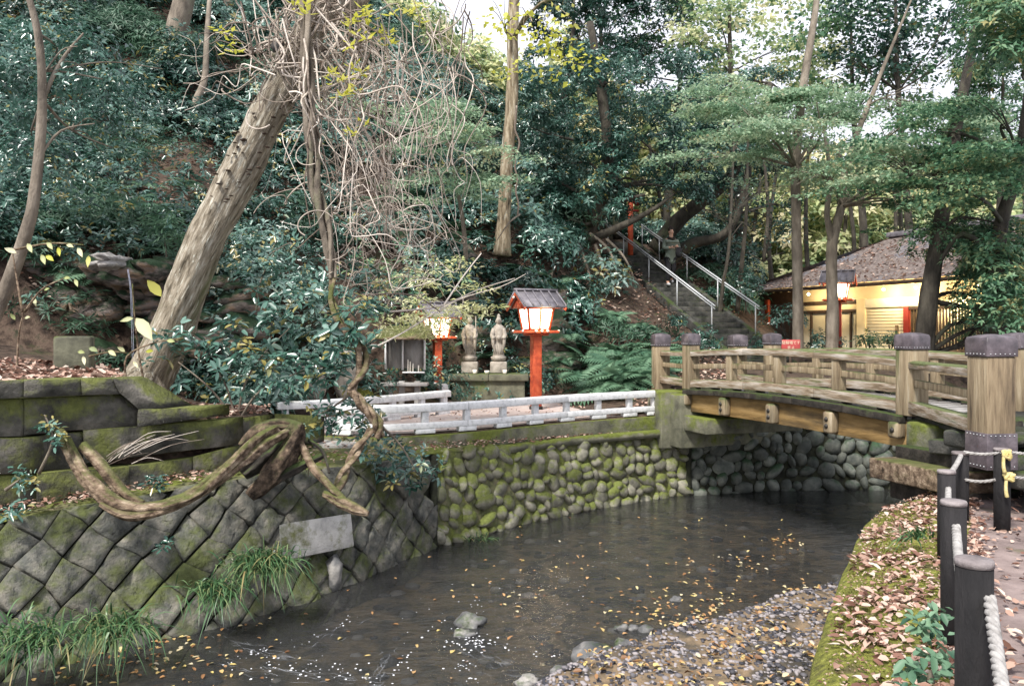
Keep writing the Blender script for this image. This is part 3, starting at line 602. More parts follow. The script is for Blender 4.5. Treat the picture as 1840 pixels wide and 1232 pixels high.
# ================================================================ WHITE FENCE
def pathpt(P,s):     # point at distance s along polyline
    for i in range(len(P)-1):
        L=(P[i+1]-P[i]).length
        if s<=L or i==len(P)-2: return P[i]+(P[i+1]-P[i])*(s/L), (P[i+1]-P[i]).normalized()
        s-=L
def plen(P): return sum((P[i+1]-P[i]).length for i in range(len(P)-1))
def low_fence(P, label, group=None, endpost=True, step=.66, z0=FZ):
    rt=root('low_fence',P[0],label,'fence',group)
    Lg=plen(P); ns=max(1,round(Lg/(step*3))); 
    for k in range(ns):     # rails in segments of about three bays
        a=Lg*k/ns+.004; b=Lg*(k+1)/ns-.004; pts=[pathpt(P,a+(b-a)*t/5)[0] for t in range(6)]
        obj('top_rail',MB().sweep([p+Vector((0,0,z0+.315)) for p in pts],[(.07,0),(.07,.1),(.03,.115),(-.03,.115),(-.07,.1),(-.07,0)]),m_white,rt,bevel=.008)
        obj('lower_rail',MB().sweep([p+Vector((0,0,z0+.065)) for p in pts],[(.05,0),(.05,.09),(-.05,.09),(-.05,0)]),m_white,rt,bevel=.008)
    n=round(Lg/step)
    for k in range(n+1):
        p,d=pathpt(P,min(max(k*Lg/n,.12),Lg-.12)); M=Matrix.Rotation(math.atan2(d.y,d.x),3,'Z')
        obj('post',MB().box(p+Vector((0,0,z0+.235)),(.1,.075,.16),M),m_white,rt,bevel=.005)
        for q in (-.16,.16):
            p2,_=pathpt(P,min(max(k*Lg/n+q,.1),Lg-.1)); 
        p2,_=pathpt(P,min(max(k*Lg/n+.0,.15),Lg-.15)); obj('foot',MB().box(p2+Vector((0,0,z0+.033)),(.3,.09,.064),M),m_white,rt,bevel=.005)
    return rt
PA=catm([G(px,fend(px)+.1,0) for px in (600,665,740,860,1000,1090,1184)],4)
low_fence(PA,'long low white concrete fence along the platform edge, ending at the bridge','low white concrete fences')
PBk=[G(497,11.75,0),G(560,12.0,0),G(660,12.7,0),G(806,14.25,0)]
low_fence(PBk,'white concrete fence running back behind the long front one, towards the left lantern','low white concrete fences')
PC=[G(800,15.9,0),G(765,17.2,0)]
low_fence(PC,'short stub of white concrete fence beside the left lantern post','low white concrete fences')
# ================================================================ BRIDGE
BP=Vector((4.67,9.3,0)); BQ=Vector((3.10,13.8,0)); BD=(BQ-BP); BL=BD.length; BD.normalize(); BW=Vector((-BD.y,BD.x,0)); 
if BW.x<0: BW=-BW
BWID=1.68
def arc(t): return .70+.075*(1-(2*t-1)**2)-.02       # underside of the ground beam
br=root('wooden_bridge',BP+BD*BL/2,'arched timber footbridge with bronze capped posts over the stream','bridge')
def bp(t,w=0,z=0): return BP+BD*(BL*t)+BW*w+Vector((0,0,z))
def capped(p,s,zb,zt,rz,base=False,hc=.2):
    M=Matrix.Rotation(rz,3,'Z')
    o=obj('post',MB().box((p.x,p.y,(zb+zt-hc)/2),(s,s,zt-hc-zb),M),m_wood,br,bevel=.012)
    mb=MB(); h=s/2+.012
    prof=[(1,0),(1,.7),(.93,.86),(.5,.96),(.12,1)]
    vs=[];
    for k,z in prof: vs+=[tuple(M@Vector((a*h*k,b*h*k,0))+Vector((p.x,p.y,zt-hc+z*hc))) for a,b in ((-1,-1),(1,-1),(1,1),(-1,1))]
    fs=[(0,3,2,1),tuple(range(16,20))]+[(i*4+k,i*4+(k+1)%4,i*4+4+(k+1)%4,i*4+4+k) for i in range(4) for k in range(4)]
    c=obj('cap',mb.add(vs,fs),m_cap,o,bevel=.006)
    mb=MB()
    for q in range(4):
        Mq=Matrix.Rotation(rz+q*math.pi/2,3,'Z')
        for k in range(6): mb.ico(Vector((p.x,p.y,zt-hc+.025))+Mq@Vector(((k-2.5)*s/6,-h-.001,0)),(.006,.006,.006),1,0)
    tag(obj('rivets',mb,m_steel,o),kind='stuff')
    if base:
        obj('metal_sleeve',MB().box((p.x,p.y,zb+.02),(s+.02,s+.02,.32),M),m_cap,o,bevel=.004)
        mb=MB()
        for q in range(4):
            Mq=Matrix.Rotation(rz+q*math.pi/2,3,'Z')
            for k in range(6):
                for zz in (.03,.3): mb.ico(Vector((p.x,p.y,zb-.14+zz))+Mq@Vector(((k-2.5)*s/6.2,-h-.001,0)),(.006,.006,.006),1,0)
        tag(obj('rivets',mb,m_steel,o),kind='stuff')
    return o
rzB=math.atan2(BD.y,BD.x)
def rail_run(A,Bt,za,zb,w,h,mt,name,n=1,arcz=None):
    for k in range(n):
        a=k/n+.002; b=(k+1)/n-.002; mb=MB(); pts=[]
        for i in range(7):
            t=a+(b-a)*i/6; pts.append(A+(Bt-A)*t+Vector((0,0,(arcz(t) if arcz else za+(zb-za)*t))))
        hw=w/2; sec=[(hw,0),(hw,h*.8),(hw*.55,h),(-hw*.55,h),(-hw,h*.8),(-hw,0)] if name=='handrail' else [(hw,0),(hw,h),(-hw,h),(-hw,0)]
        obj(name,mb.sweep(pts,sec),mt,br,bevel=.006)
for w in (0,BWID):
    A=BP+BW*w; B2=BQ+BW*w
    rail_run(A,B2,0,0,.16,.13,m_woodb,'ground_beam',3,lambda t:arc(t))
    rail_run(A,B2,0,0,.06,.085,m_wood,'middle_rail',3,lambda t:arc(t)+.31)
    rail_run(A,B2,0,0,.17,.1,m_woodb,'handrail',3,lambda t:arc(t)+.53)
    for t in (.25,.5,.75):
        p=bp(t,w); obj('baluster_post',MB().box((p.x,p.y,arc(t)+.33),(.13,.13,.4),Matrix.Rotation(rzB,3,'Z')),m_wood,br,bevel=.006)
    for t in (.125,.25,.375,.5,.625,.75,.875,.97):
        p=bp(t,w); obj('spacer_block',MB().box((p.x,p.y,arc(t)-.03),(.28,.19,.055),Matrix.Rotation(rzB,3,'Z')),m_darkwood,br,bevel=.006)
for p,s,hc in ((bp(0,0),.25,.2),(bp(1,0),.22,.21),(bp(0,BWID),.25,.2),(bp(1,BWID),.22,.21)): capped(p,s,arc(0)-.03,1.62,rzB,hc=hc)
E1=Vector((4.27,7.1,0)); E2=Vector((2.80,15.0,0)); E3=Vector((4.42,15.6,0)); E4=Vector((7.3,8.2,0))
capped(E1,.27,.55,1.6,.1,True,.2); capped(E2,.28,.45,1.62,.1,hc=.25); capped(E3,.28,.5,1.6,.1,hc=.24); capped(E4,.3,.5,1.6,.3,True,.22)
for a,b in ((E1,BP),(BQ,E2),(BQ+BW*BWID,E3),(BP+BW*BWID,E4)):
    d=(b-a).normalized(); a2=a+d*.14; b2=b-d*.11
    rail_run(a2,b2,.69,.69,.15,.13,m_woodb,'ground_beam'); rail_run(a2,b2,.99,.99,.06,.085,m_wood,'middle_rail'); rail_run(a2,b2,1.21,1.2,.15,.09,m_woodb,'handrail')
# deck planks, edge boards, girders
n=26
for k in range(n):
    t=(k+.5)/n; c=bp(t,BWID/2,arc(t)-.02-.045); obj('deck_plank',MB().box(c,(BL/n-.008,BWID+.1,.05),Matrix.Rotation(rzB,3,'Z')),m_grey,br)
for w,sg in ((-.12,-1),(BWID+.12,1)):
    for k in range(5):
        pts=[bp(k/5+.002+(.196)*i/4,w,arc(k/5+.2*i/4)-.125) for i in range(5)]
        obj('edge_board',MB().sweep(pts,[(.06,0),(.06,.095),(-.06,.095),(-.06,0)]),m_darkwood,br,bevel=.01)
for w in (.02,BWID/2,BWID-.02):
    pts=[bp(t,w,.27+.03*(1-(2*t-1)**2)) for t in np.linspace(-.0,1.0,9)]
    obj('girder',MB().sweep(pts,[(.09,0),(.09,.32),(-.09,.32),(-.09,0)]),m_gird,br,bevel=.004)
for t in (.02,.25,.5,.75,.985):
    c=bp(t,-.13,.27 if 0.1<t<.9 else .3); hgt=.29 if .1<t<.9 else .2
    o=obj('beam_end',MB().box(c+Vector((0,0,.18)),(.17,.14,hgt),Matrix.Rotation(rzB,3,'Z')),m_wood,br,bevel=.035)
    for dz in ((-.045,.045) if .1<t<.9 else (0,)):
        q=c+Vector((0,0,.18+dz))-BW*.075; obj('bolt',MB().ico(q,(.035,.02,.035),1,0,M=Matrix.Rotation(rzB,3,'Z')),m_iron,o)
# abutments
ab=root('bridge_abutment',bp(1,.0),'dark concrete abutment under the far end of the timber bridge','abutment')
Mz=Matrix.Rotation(rzB,3,'Z')
obj('pier',MB().box(bp(1.03,-.02,.1),(.5,.5,.92),Mz),m_conc,ab,bevel=.02)
obj('bearing_shelf',MB().box(bp(.93,.75,.08),(.9,1.9,.26),Mz),m_conc,ab,bevel=.02)
obj('wing_block',MB().box(bp(1.1,.75,.1),(.5,2.4,1.0),Mz),m_conc,ab,bevel=.02)
ab=root('bridge_abutment',bp(-.05,.3),'stacked dark stone and timber footing under the near end of the bridge','abutment')
obj('moss_block',MB().box(V(1672,785,8.75),(.26,.5,.3),Matrix.Rotation(.15,3,'Z')),m_conc,ab,bevel=.03)
def ab_beam(name,a,b,wd,ht,mt): obj(name,MB().beam(a,b,wd,ht),mt,ab,bevel=.02)
ab_beam('sill_beam',V(1624,812,8.95),V(1765,834,7.75),.22,.17,m_darkwood)
ab_beam('footing_slab',V(1597,838,8.95),V(1750,868,7.7),.5,.22,m_drift)
ab_beam('footing_slab',V(1640,870,8.85),V(1790,905,7.75),.6,.25,m_darkwood)
ab_beam('kerb_stone',V(1690,800,8.3),V(1790,806,7.7),.35,.15,m_step)
ab_beam('kerb_stone',V(1665,768,9.3),V(1800,772,8.1),.5,.2,m_darkwood)
obj('core',MB().box((5.9,9.2,-.55),(2.2,1.0,2.1),Matrix.Rotation(.33,3,'Z')),m_darkwood,ab)
# steps from the deck down to the path
st=root('stone_steps',E1+Vector((1.5,0,0)),'dark stone steps leading from the path up to the near end of the bridge','steps')
for k in range(5):
    z=.66-.145*k; a=E1+BW*.22-BD*(.34*(k-1.5)); b=a+BW*2.6
    obj('step',MB().beam(a+Vector((0,0,z-.08)),b+Vector((0,0,z-.08)),.42,.16),m_step,st,bevel=.03)
# landing behind steps
obj('landing',MB().prism([E1+BW*.1+Vector((0,0,.6)),E4+Vector((0,0,.6)),bp(0,BWID,.6),bp(0,0,.6)],(0,0,.06)),m_step,st)
# red notice board beyond the bridge
P=V(1421,619,16.2); sg=root('notice_sign',G(1421,16.2,.75),'small red sign with two lines of pale writing, beyond the bridge rail','sign')
obj('board',MB().box(P,(.38,.02,.2)),m_sign,sg,bevel=.004)
obj('post',MB().box((P.x,P.y+.03,(P.z+.75)/2-.05),(.05,.04,P.z-.75)),m_frame,sg)
mt_=emat('cream lettering',(.75,.62,.45),0)
for tx_,zz,sz in (('駐輪場です',.025,.075),('禁 止',-.07,.065)):
    c=bpy.data.curves.new('text','FONT'); c.body=tx_; c.size=sz; c.align_x='CENTER'; c.extrude=.001; c.materials.append(mt_)
    tmp=bpy.data.objects.new('lettering',c); COL.objects.link(tmp); bpy.context.view_layer.update(); me=bpy.data.meshes.new_from_object(tmp.evaluated_get(bpy.context.evaluated_depsgraph_get())); bpy.data.objects.remove(tmp); me.materials.clear(); me.materials.append(mt_)
    o=bpy.data.objects.new('lettering',me); COL.objects.link(o); o.parent=sg; o.location=Vector((P.x,P.y-.013,P.z+zz-.01))-Vector(ORG[sg.name]); o.rotation_euler=(math.pi/2,0,0)
# ================================================================ LANTERNS
m_lamp=emat('lit paper pane',(1,.93,.72),2.6)
def lantern(loc,rz,sc,label,group,post_mat=m_red):
    rt=root('lantern',loc,label,'lantern',group,rz)
    def O(name,mb,mt,par=rt,**k): return obj(name,mb,mt,par,local=True,**k)
    s=sc
    O('post',MB().box((0,0,.72*s),(.17*s,.17*s,1.44*s)),post_mat,bevel=.008)
    O('tray',MB().box((0,0,1.46*s),(.74*s,.5*s,.05*s)),m_red,bevel=.006); O('tray_bracket',MB().box((0,0,1.415*s),(.4*s,.3*s,.05*s)),m_red,bevel=.01)
    # frame: tapered box wider at the top
    a,b=.2*s,.265*s; z0,z1=1.49*s,1.9*s
    for sx in (-1,1):
        for sy in (-1,1): O('frame_post',MB().beam((sx*a,sy*a*.8,z0),(sx*b,sy*b*.8,z1),.035*s,.035*s,up=(0,1,0)),m_red)
    for sy in (-1,1): O('mullion',MB().beam((0,sy*a*.8,z0),(0,sy*b*.8,z1),.028*s,.03*s,up=(0,1,0)),m_red)
    for z,q in ((z0+.015*s,a),(z1,b)):
        mb=MB()
        for sy in (-1,1): mb.beam((-q-.017,sy*q*.8,z),(q+.017,sy*q*.8,z),.034*s,.034*s)
        for sx in (-1,1): mb.beam((sx*q,-q*.8+.015,z),(sx*q,q*.8-.015,z),.03*s,.03*s)
        O('frame_rail',mb,m_red)
    for sy in (-1,1):
        for x0,x1 in ((-1,-.06),(.06,1)):
            k=.9; O('pane',MB().add([(x0*a*k,sy*a*.78,z0+.03*s),(x1*a*k,sy*a*.78,z0+.03*s),(x1*b*k,sy*b*.78,z1-.02*s),(x0*b*k,sy*b*.78,z1-.02*s)],[(0,1,2,3)]),m_lamp)
    for sx in (-1,1): O('pane',MB().add([(sx*a*.98,-a*.7,z0+.03*s),(sx*a*.98,a*.7,z0+.03*s),(sx*b*.98,b*.7,z1-.02*s),(sx*b*.98,-b*.7,z1-.02*s)],[(0,1,2,3)]),m_lamp)
    # roof, ridge along x
    L2=.44*s; W2=.42*s; ze=1.9*s; zr=2.2*s
    for sy in (-1,1):
        th=.03*s
        sl=O('roof',MB().prism([Vector((-L2,sy*W2,ze)),Vector((L2,sy*W2,ze)),Vector((L2,0,zr)),Vector((-L2,0,zr))],(0,0,th)),m_rooft)
        for k in range(6): x=-L2+.02*s+k*(2*L2-.04*s)/5; O('batten',MB().beam((x,sy*W2*1.01,ze+th+.012*s),(x,0,zr+th+.012*s),.025*s,.03*s,up=(0,0,1)),m_rooft,sl)
    O('ridge_cap',MB().beam((-L2-.01,0,zr+.05*s),(L2+.01,0,zr+.05*s),.06*s,.04*s),m_rooft)
    for sx in (-1,1):
        O('gable',MB().prism([Vector((sx*L2*.8,-W2*.8,ze+.0*s)),Vector((sx*L2*.8,W2*.8,ze+.0*s)),Vector((sx*L2*.8,0,zr-.04*s))],(sx*.02,0,0)),m_red)
        for sy in (-1,1): O('bargeboard',MB().beam((sx*(L2-.02),sy*W2,ze-.025*s),(sx*(L2-.02),0,zr-.025*s),.03*s,.06*s),m_red)
        O('knob',MB().ico((sx*(L2+.02),0,zr-.1*s),(.028*s,)*3,1,0),m_cream)
        for sy in (-1,1): O('knob',MB().ico((sx*.37*s,sy*.22*s,1.475*s),(.028*s,)*3,1,0),m_cream)
    for x in (-.12,.12,0): O('knob',MB().ico((x*s,-.262*s,1.475*s),(.03*s,)*3,1,0),m_cream)
    O('base_band',MB().box((0,0,.03*s),(.19*s,.19*s,.06*s)),m_iron)
    l=bpy.data.lights.new('lamp','POINT'); l.energy=9; l.color=(1,.8,.5); l.shadow_soft_size=.1; lo=bpy.data.objects.new('lamp',l); COL.objects.link(lo); lo.parent=rt; lo.location=(0,0,1.3*s)
    lo.location=(0,-.45*s,1.7*s)
    return rt
gl_='red wooden lanterns with lit panes'
lantern(G(963,15.0,FZ+.012),.42,1.0,'lit red lantern standing alone right of the two stone statues',gl_)
lantern(G(786,16.6,FZ),.42,.93,'lit red lantern left of the stone statues, half hidden by yellow sprays',gl_)
lantern(G(1506,21.5,1.06),-.5,1.0,'lit lantern on a dark red post in front of the low house',gl_,m_reddk)
# ================================================================ PLINTH, STATUES, CUPS
pl=root('stone_plinth',G(872,17.0,FZ),'wide mossy stone plinth carrying two standing statues','plinth')
x0,x1=G(806,16.6,0).x,G(950,16.6,0).x; cx=(x0+x1)/2
zt=1.6-72/F*16.6
obj('base',MB().box((cx,16.95,(FZ+zt-.14)/2),(x1-x0-.16,.75,zt-.14-FZ)),m_plinth,pl,bevel=.015)
obj('top_slab',MB().box((cx-(x1-x0)*.25-.0,16.95,zt-.07),((x1-x0)/2-.006,.9,.14)),m_plinth,pl,bevel=.015)
obj('top_slab',MB().box((cx+(x1-x0)*.25,16.95,zt-.07),((x1-x0)/2-.006,.9,.14)),m_plinth,pl,bevel=.015)
def statue(px,label,flip=1,lean=0):
    d=17.0; c=G(px,d,zt); rt=root('stone_statue',c,label,'statue','stone statues on the plinth')
    def O(n,mb,**k): return obj(n,mb,m_statue,rt,**k)
    O('pedestal',MB().box(c+Vector((0,0,.125)),(.36,.3,.25)),bevel=.03)
    O('lotus_base',MB().lathe([(.1,.25),(.14,.27),(.16,.31),(.17,.35),(.12,.37),(.13,.39)],tuple(c),18),smooth=True)
    mb=MB(); mb.lathe([(.115,.385),(.12,.42),(.1,.5),(.098,.62),(.105,.74),(.118,.86),(.122,.93),(.105,1.0),(.06,1.035),(.042,1.06)],tuple(c),20,1,.72)
    O('robed_body',mb,smooth=True)
    for sx in (-1,1):   # hanging sleeves
        O('sleeve',MB().tube([c+Vector((sx*.1,-.02,.95)),c+Vector((sx*.135,-.06,.8)),c+Vector((sx*.09,-.11,.74))],[.045,.05,.035],8,.06),smooth=True)
        O('sleeve_fold',MB().tube([c+Vector((sx*.12,-.07,.8)),c+Vector((sx*.115,-.075,.62)),c+Vector((sx*.1,-.06,.5))],[.045,.035,.012],6,.1),smooth=True)
    O('hands',MB().ico(c+Vector((0,-.12,.76)),(.045,.03,.05),2,.05),smooth=True)
    for k in range(-2,3): O('robe_fold',MB().tube([c+Vector((k*.035,-.075,.62)),c+Vector((k*.042,-.082,.42))],[.008,.013],5),smooth=True)
    h=O('head',MB().ico(c+Vector((0,-.01,1.12)),(.062,.068,.082),2,.02),smooth=True)
    obj('nose',MB().ico(c+Vector((0,-.08,1.115)),(.01,.014,.018),1,0),m_statue,h)
    for sx in (-1,1): obj('ear',MB().ico(c+Vector((sx*.062,0,1.1)),(.012,.02,.035),1,0),m_statue,h)
    if flip>0: O('staff',MB().tube([c+Vector((.13,-.11,.4)),c+Vector((.135,-.1,1.22))],[.009,.009],6))
    else: obj('topknot',MB().lathe([(.035,1.17),(.04,1.2),(.03,1.24),(.012,1.27)],tuple(c),12),m_statue,h,smooth=True)
statue(844,'standing grey stone statue with a staff, the left one on the plinth',1)
statue(896,'standing robed grey stone statue, the right one on the plinth',-1)
for px,l in ((853,'small white cup in front of the left statue'),(907,'small white cup in front of the right statue')):
    tag(obj('white_cup',MB().lathe([(.03,0),(.042,.03),(.045,.09),(.038,.09),(.035,.03)],tuple(G(px,16.62,zt)),12),m_cream,smooth=True),l,'cup','cups on the plinth')
tag(obj('offering_bowl',MB().lathe([(.03,0),(.05,.03),(.055,.07),(.045,.07)],tuple(G(875,16.7,zt)),12),m_cream,smooth=True),'little pale bowl on the plinth between the two statues','bowl')
# round stele, roofed notice board with paper tags, low stakes
tag(obj('standing_stone',MB().ico(G(621,14.6,.85),(.24,.14,.48),3,.05,.9),m_statue,smooth=True),'tall rounded grey memorial stone behind the vine trunk','stone')
tag(obj('boulder',MB().ico(G(645,15.0,.3),(.35,.3,.33),3,.15),m_mossg,smooth=True),'bright green mossy boulder left of the roofed notice board','boulder')
tag(obj('standing_stone',MB().ico(G(556,14.2,.75),(.3,.18,.42),3,.1,.9),m_statue,smooth=True),'squat grey stone half hidden in leaves left of the rounded one','stone')
tag(obj('stone_block',MB().box(G(1010,18.0,.55),(.42,.4,.6),Matrix.Rotation(.3,3,'Z')),m_plinth,bevel=.05),'square grey stone under ferns right of the lanterns','stone')
nb=root('notice_board',G(722,15.2,FZ),'weathered roofed notice board with grey panels left of the left lantern','board')
def nbx(px,py,d=15.2): return V(px,py,d)
for px in (700,722,750): obj('stake',MB().box(G(px,15.25,.42),(.11,.11,.56)),m_grey,nb,bevel=.01)
obj('shelf',MB().box(V(722,690,15.2),(1.0,.34,.06)),m_grey,nb,bevel=.01)
for px0,px1 in ((694,722),(725,762)): obj('panel',MB().box((V(px0,635,15.2)+V(px1,635,15.2))/2+Vector((0,.05,0)),((px1-px0)/F*15.2,.03,.56)),m_grey,nb)
for px in (693,723.5,763): obj('frame_post',MB().box(V(px,635,15.2),(.03,.07,.62)),m_white,nb)
obj('frame_rail',MB().box(V(743,650,15.17)+Vector((0,0,-.2)),(.42,.04,.03)),m_white,nb)
for px,hh in ((737,.2),(742,.16),(733,.24),(752,.13)): obj('paper_tag',MB().box(V(px,652,15.18)+Vector((0,0,-.17+hh/2)),(.025,.012,hh)),m_cream,nb)
rf=V(728,598,15.2)
for sy in (-1,1): obj('roof',MB().prism([rf+Vector((-.52,sy*.4,-.13)),rf+Vector((.55,sy*.4,-.13)),rf+Vector((.45,0,.1)),rf+Vector((-.36,0,.1))],(0,0,.04)),m_drift,nb)
# ================================================================ STAIRS ON THE SLOPE
SA=Vector((5.1,20.0,1.45)); SB=Vector((2.94,28.0,4.95)); sd2=Vector((SB.x-SA.x,SB.y-SA.y,0)).normalized(); sw=Vector((sd2.y,-sd2.x,0)); SWD=1.25
ss=root('hill_stairs',SA+sw*.6,'long dark stone stairway climbing the wooded slope, with steel handrails','stairs')
ns=31; 
for k in range(ns):
    t=(k-8)/23; p=SA+(SB-SA)*t; c=p+sw*(SWD/2)+Vector((0,0,-.09))
    if p.z<.75: continue
    obj('step',MB().box(c,(SWD,.46,.17),Matrix.Rotation(math.atan2(sd2.y,sd2.x)-math.pi/2,3,'Z')),m_step,ss,bevel=.01)
for w in (-.08,SWD+.08):
    a=SA+(SB-SA)*(-.22)+sw*w; b=SB+sw*w; obj('kerb',MB().beam(a+Vector((0,0,-.05)),b+Vector((0,0,-.05)),.14,.25),m_step,ss,bevel=.02)
for w,t0,t1,lab in ((0,0,1.0,''),(SWD,0,.87,'')):
    a=SA+sw*w+Vector((0,0,.85)); b=SB+sw*w+Vector((0,0,.85))
    p0=a; p1=a+(b-a)*t1
    obj('handrail',MB().tube([p0,p1],[.022,.022],8),m_steel,ss,smooth=True); obj('handrail',MB().tube([p0-Vector((0,0,.07)),p1-Vector((0,0,.07))],[.014,.014],8),m_steel,ss,smooth=True)
    for t in (.02,.25,.47,.7,.86): 
        q=a+(b-a)*t; obj('rail_post',MB().tube([q-Vector((0,0,.95)),q],[.017,.017],6),m_steel,ss,smooth=True)
# vermilion pole lamp beside the stairs
pole=V(1133,458,26.3); pr=root('red_pole',pole,'vermilion post with a little red lamp arm above the stairs','post')
obj('post',MB().tube([pole+Vector((0,0,-.5)),pole+Vector((0,0,1.85))],[.095,.09],10,sub=1),m_red,pr,smooth=True)
obj('crossarm',MB().box(pole+Vector((.02,-.02,1.45)),(.5,.06,.07)),m_reddk,pr)
obj('lamp_head',MB().lathe([(.05,1.62),(.13,1.7),(.15,1.85),(.08,1.95),(.02,2.0)],tuple(pole+Vector((.22,0,0))),12),m_reddk,pr,smooth=True)
# ================================================================ HOUSE
HA=Vector((7.7,27.0,0)); HE=Vector((10.6-7.7,20.5-27,0)); HEd=HE.normalized(); HN=Vector((-HEd.y,HEd.x,0));
if HN.x<0: HN=-HN
hs=root('low_house',HA+HN*3+HEd*4,'low tea house with a leaf strewn roof and a warmly lit cream front','house')
def hp(u,n,z): p=HA+HEd*u+HN*n; return Vector((p.x,p.y,z))
def upx(px,n):      # distance along the front where the line of sight at px meets depth n
    k=(px-920)/F; o=HA+HN*n; return (k*o.y-o.x)/(HEd.x-k*HEd.y)
ez=3.05; rz_=4.75; LU=13.0
pan=[hp(-.2,-.0,ez),hp(LU,-.0,ez),hp(LU-3,3.8,rz_),hp(2.9,3.8,rz_)]
def sag(P,n=14,mth=m_roofh,name='roof'):
    a,b,c,d=P; vs=[]; m=24
    for i in range(m+1):
        for j in range(n+1):
            s=i/m; t=j/n; p=(a+(b-a)*s)*(1-t)+(d+(c-d)*s)*t; p.z-=.14*math.sin(t*3.1416)-.03*noise.noise(Vector((s*20,t*9,0))); vs.append(tuple(p))
    i0=(np.arange(m)[:,None]*(n+1)+np.arange(n)[None]).ravel(); return obj(name,MB().add(vs,np.stack([i0,i0+n+1,i0+n+2,i0+1],1)),mth,hs,smooth=True)
sag(pan); sag([hp(-.2,0,ez),hp(2.9,3.8,rz_),hp(2.9,3.81,rz_),hp(-.2,7.6,ez)],name='roof_hip'); sag([hp(-.2,7.6,ez),hp(2.9,3.8,rz_),hp(LU-3,3.8,rz_),hp(LU,7.6,ez)],name='roof_back')
obj('roof_ridge',MB().beam(hp(2.8,3.8,rz_+.06),hp(LU-3,3.8,rz_+.06),.3,.16),m_rooft,hs,bevel=.02)
obj('eave_board',MB().beam(hp(-.2,.03,ez-.07),hp(LU,.03,ez-.07),.05,.1),m_frame,hs)
for k in range(40):
    u=-.1+k*.33; obj('rafter',MB().beam(hp(u,.06,ez-.1),hp(u,.95,ez+.12),.05,.06),m_wallw,hs)
fn=.95; zg=1.1
u0,u1=upx(1375,fn),upx(1440,fn)
def wpan(name,pxa,pxb,za,zb,mt,n=fn,th=.06,par=hs): 
    a,b=upx(pxa,n),upx(pxb,n); M=Matrix((HEd,HN,Vector((0,0,1)))).transposed()
    return obj(name,MB().box(hp((a+b)/2,n,(za+zb)/2),(abs(b-a),th,zb-za),M),mt,par,bevel=.004)
wpan('wall',1440,2100,2.62,3.2,m_wallw,n=fn+.02)
wpan('wall',1340,1440,2.6,3.1,m_frame,n=fn+.02)
wpan('lintel',1440,1541,2.5,2.62,m_frame,n=fn-.03)
wpan('lintel',1440,1541,2.26,2.34,m_frame,n=fn-.03)
wpan('transom',1440,1541,2.34,2.5,m_wallw)
wpan('corner_post',1376,1382,.9,2.75,m_red,n=fn-.2,th=.1)
wpan('corner_post',1541,1556,.9,2.64,m_wallw,n=fn-.05,th=.1)
for a,b in ((1442,1456),(1460,1484),(1488,1506),(1508,1528),(1530,1540)): wpan('window_panel',a,b,1.15,2.27,m_glassw,n=fn+.05)
for x in (1441,1458,1486,1507,1529,1540): wpan('window_post',x-1,x+1.6,1.0,2.3,m_frame,n=fn-.0,th=.08)
wpan('sill',1440,1541,.95,1.15,m_frame)
wpan('wall_beam',1555,1664,2.36,2.62,m_wallp,n=fn-.04,th=.1)
sh=wpan('shutter',1558,1624,1.0,2.36,m_wallp)
for k in range(15):
    a,b=upx(1558,fn-.035),upx(1624,fn-.035); z=1.1+k*.088
    obj('slat_line',MB().beam(hp(a,fn-.036,z),hp(b,fn-.036,z),.012,.012),m_wallw,sh)
wpan('letter_plate',1609,1614,1.35,1.85,m_drift,n=fn-.06,th=.03)
wpan('door_frame',1625,1634,.9,2.35,m_reddk,n=fn-.08,th=.1)
wpan('inner_wall',1634,1840,.9,2.62,m_wallp,n=fn+.5)
for k in range(34):
    px=1638+k*5.6; wpan('lattice_slat',px,px+2.6,.95,2.3,m_frame,n=fn-.06,th=.04)
wpan('lattice_rail',1634,1835,2.26,2.34,m_frame,n=fn-.1); wpan('lattice_rail',1634,1835,1.1,1.16,m_frame,n=fn-.1)
wpan('side_wall',1835,2100,.9,2.7,m_frame,n=fn-.02)
wpan('back_wall',1300,2100,.9,3.1,m_frame,n=3.5)
m_bulb=emat('warm bulb',(1,.8,.45),14)
for px,e in ((1648,36),(1590,26),(1492,20),(1760,40),(1455,10)):
    u=upx(px,.5); b=obj('eave_lamp',MB().ico(hp(u,.45,2.84),(.045,.045,.045),1,0),m_bulb,hs)
    l=bpy.data.lights.new('house_lamp','POINT'); l.energy=e; l.color=(1,.76,.45); l.shadow_soft_size=.06; lo=bpy.data.objects.new('house_lamp',l); COL.objects.link(lo); lo.location=hp(u,.4,2.72)
l=bpy.data.lights.new('house_lamp','POINT'); l.energy=40; l.color=(1,.76,.45); l.shadow_soft_size=.2; lo=bpy.data.objects.new('house_lamp',l); COL.objects.link(lo); lo.location=hp(upx(1720,1.2),1.2,2.3)
# ================================================================ ROPE FENCE
RP=[(Vector((1.66,2.86,0)),.79,.063),(Vector((2.29,4.13,0)),.735,.062),(Vector((3.12,5.72,0)),.62,.06),(Vector((3.80,6.75,0)),.6,.066),(Vector((4.03,6.55,0)),.66,.062),(Vector((.9,1.3,0)),.8,.068)]
labs=['nearest dark round post of the rope fence, with a pale sawn top','second dark rope fence post, seen just behind the nearest one','third dark rope fence post, with rope passing through its top','thick dark rope post at the corner where the fence turns to the bridge','dark rope fence post in front of the big bridge post','rope fence post beside the camera']
for (p,h,r),lb in zip(RP,labs):
    rt=root('rope_post',p,lb,'post','dark round posts of the rope fence')
    mb=MB(); mb.lathe([(r*.98,-.1),(r,.3),(r*.98,h-.02)],tuple(p),20); obj('shaft',mb,m_post,rt,smooth=False)
    obj('top',MB().lathe([(r*1.02,h-.02),(r*1.03,h-.004),(r*.96,h+.004)],tuple(p),20),m_posttop,rt)
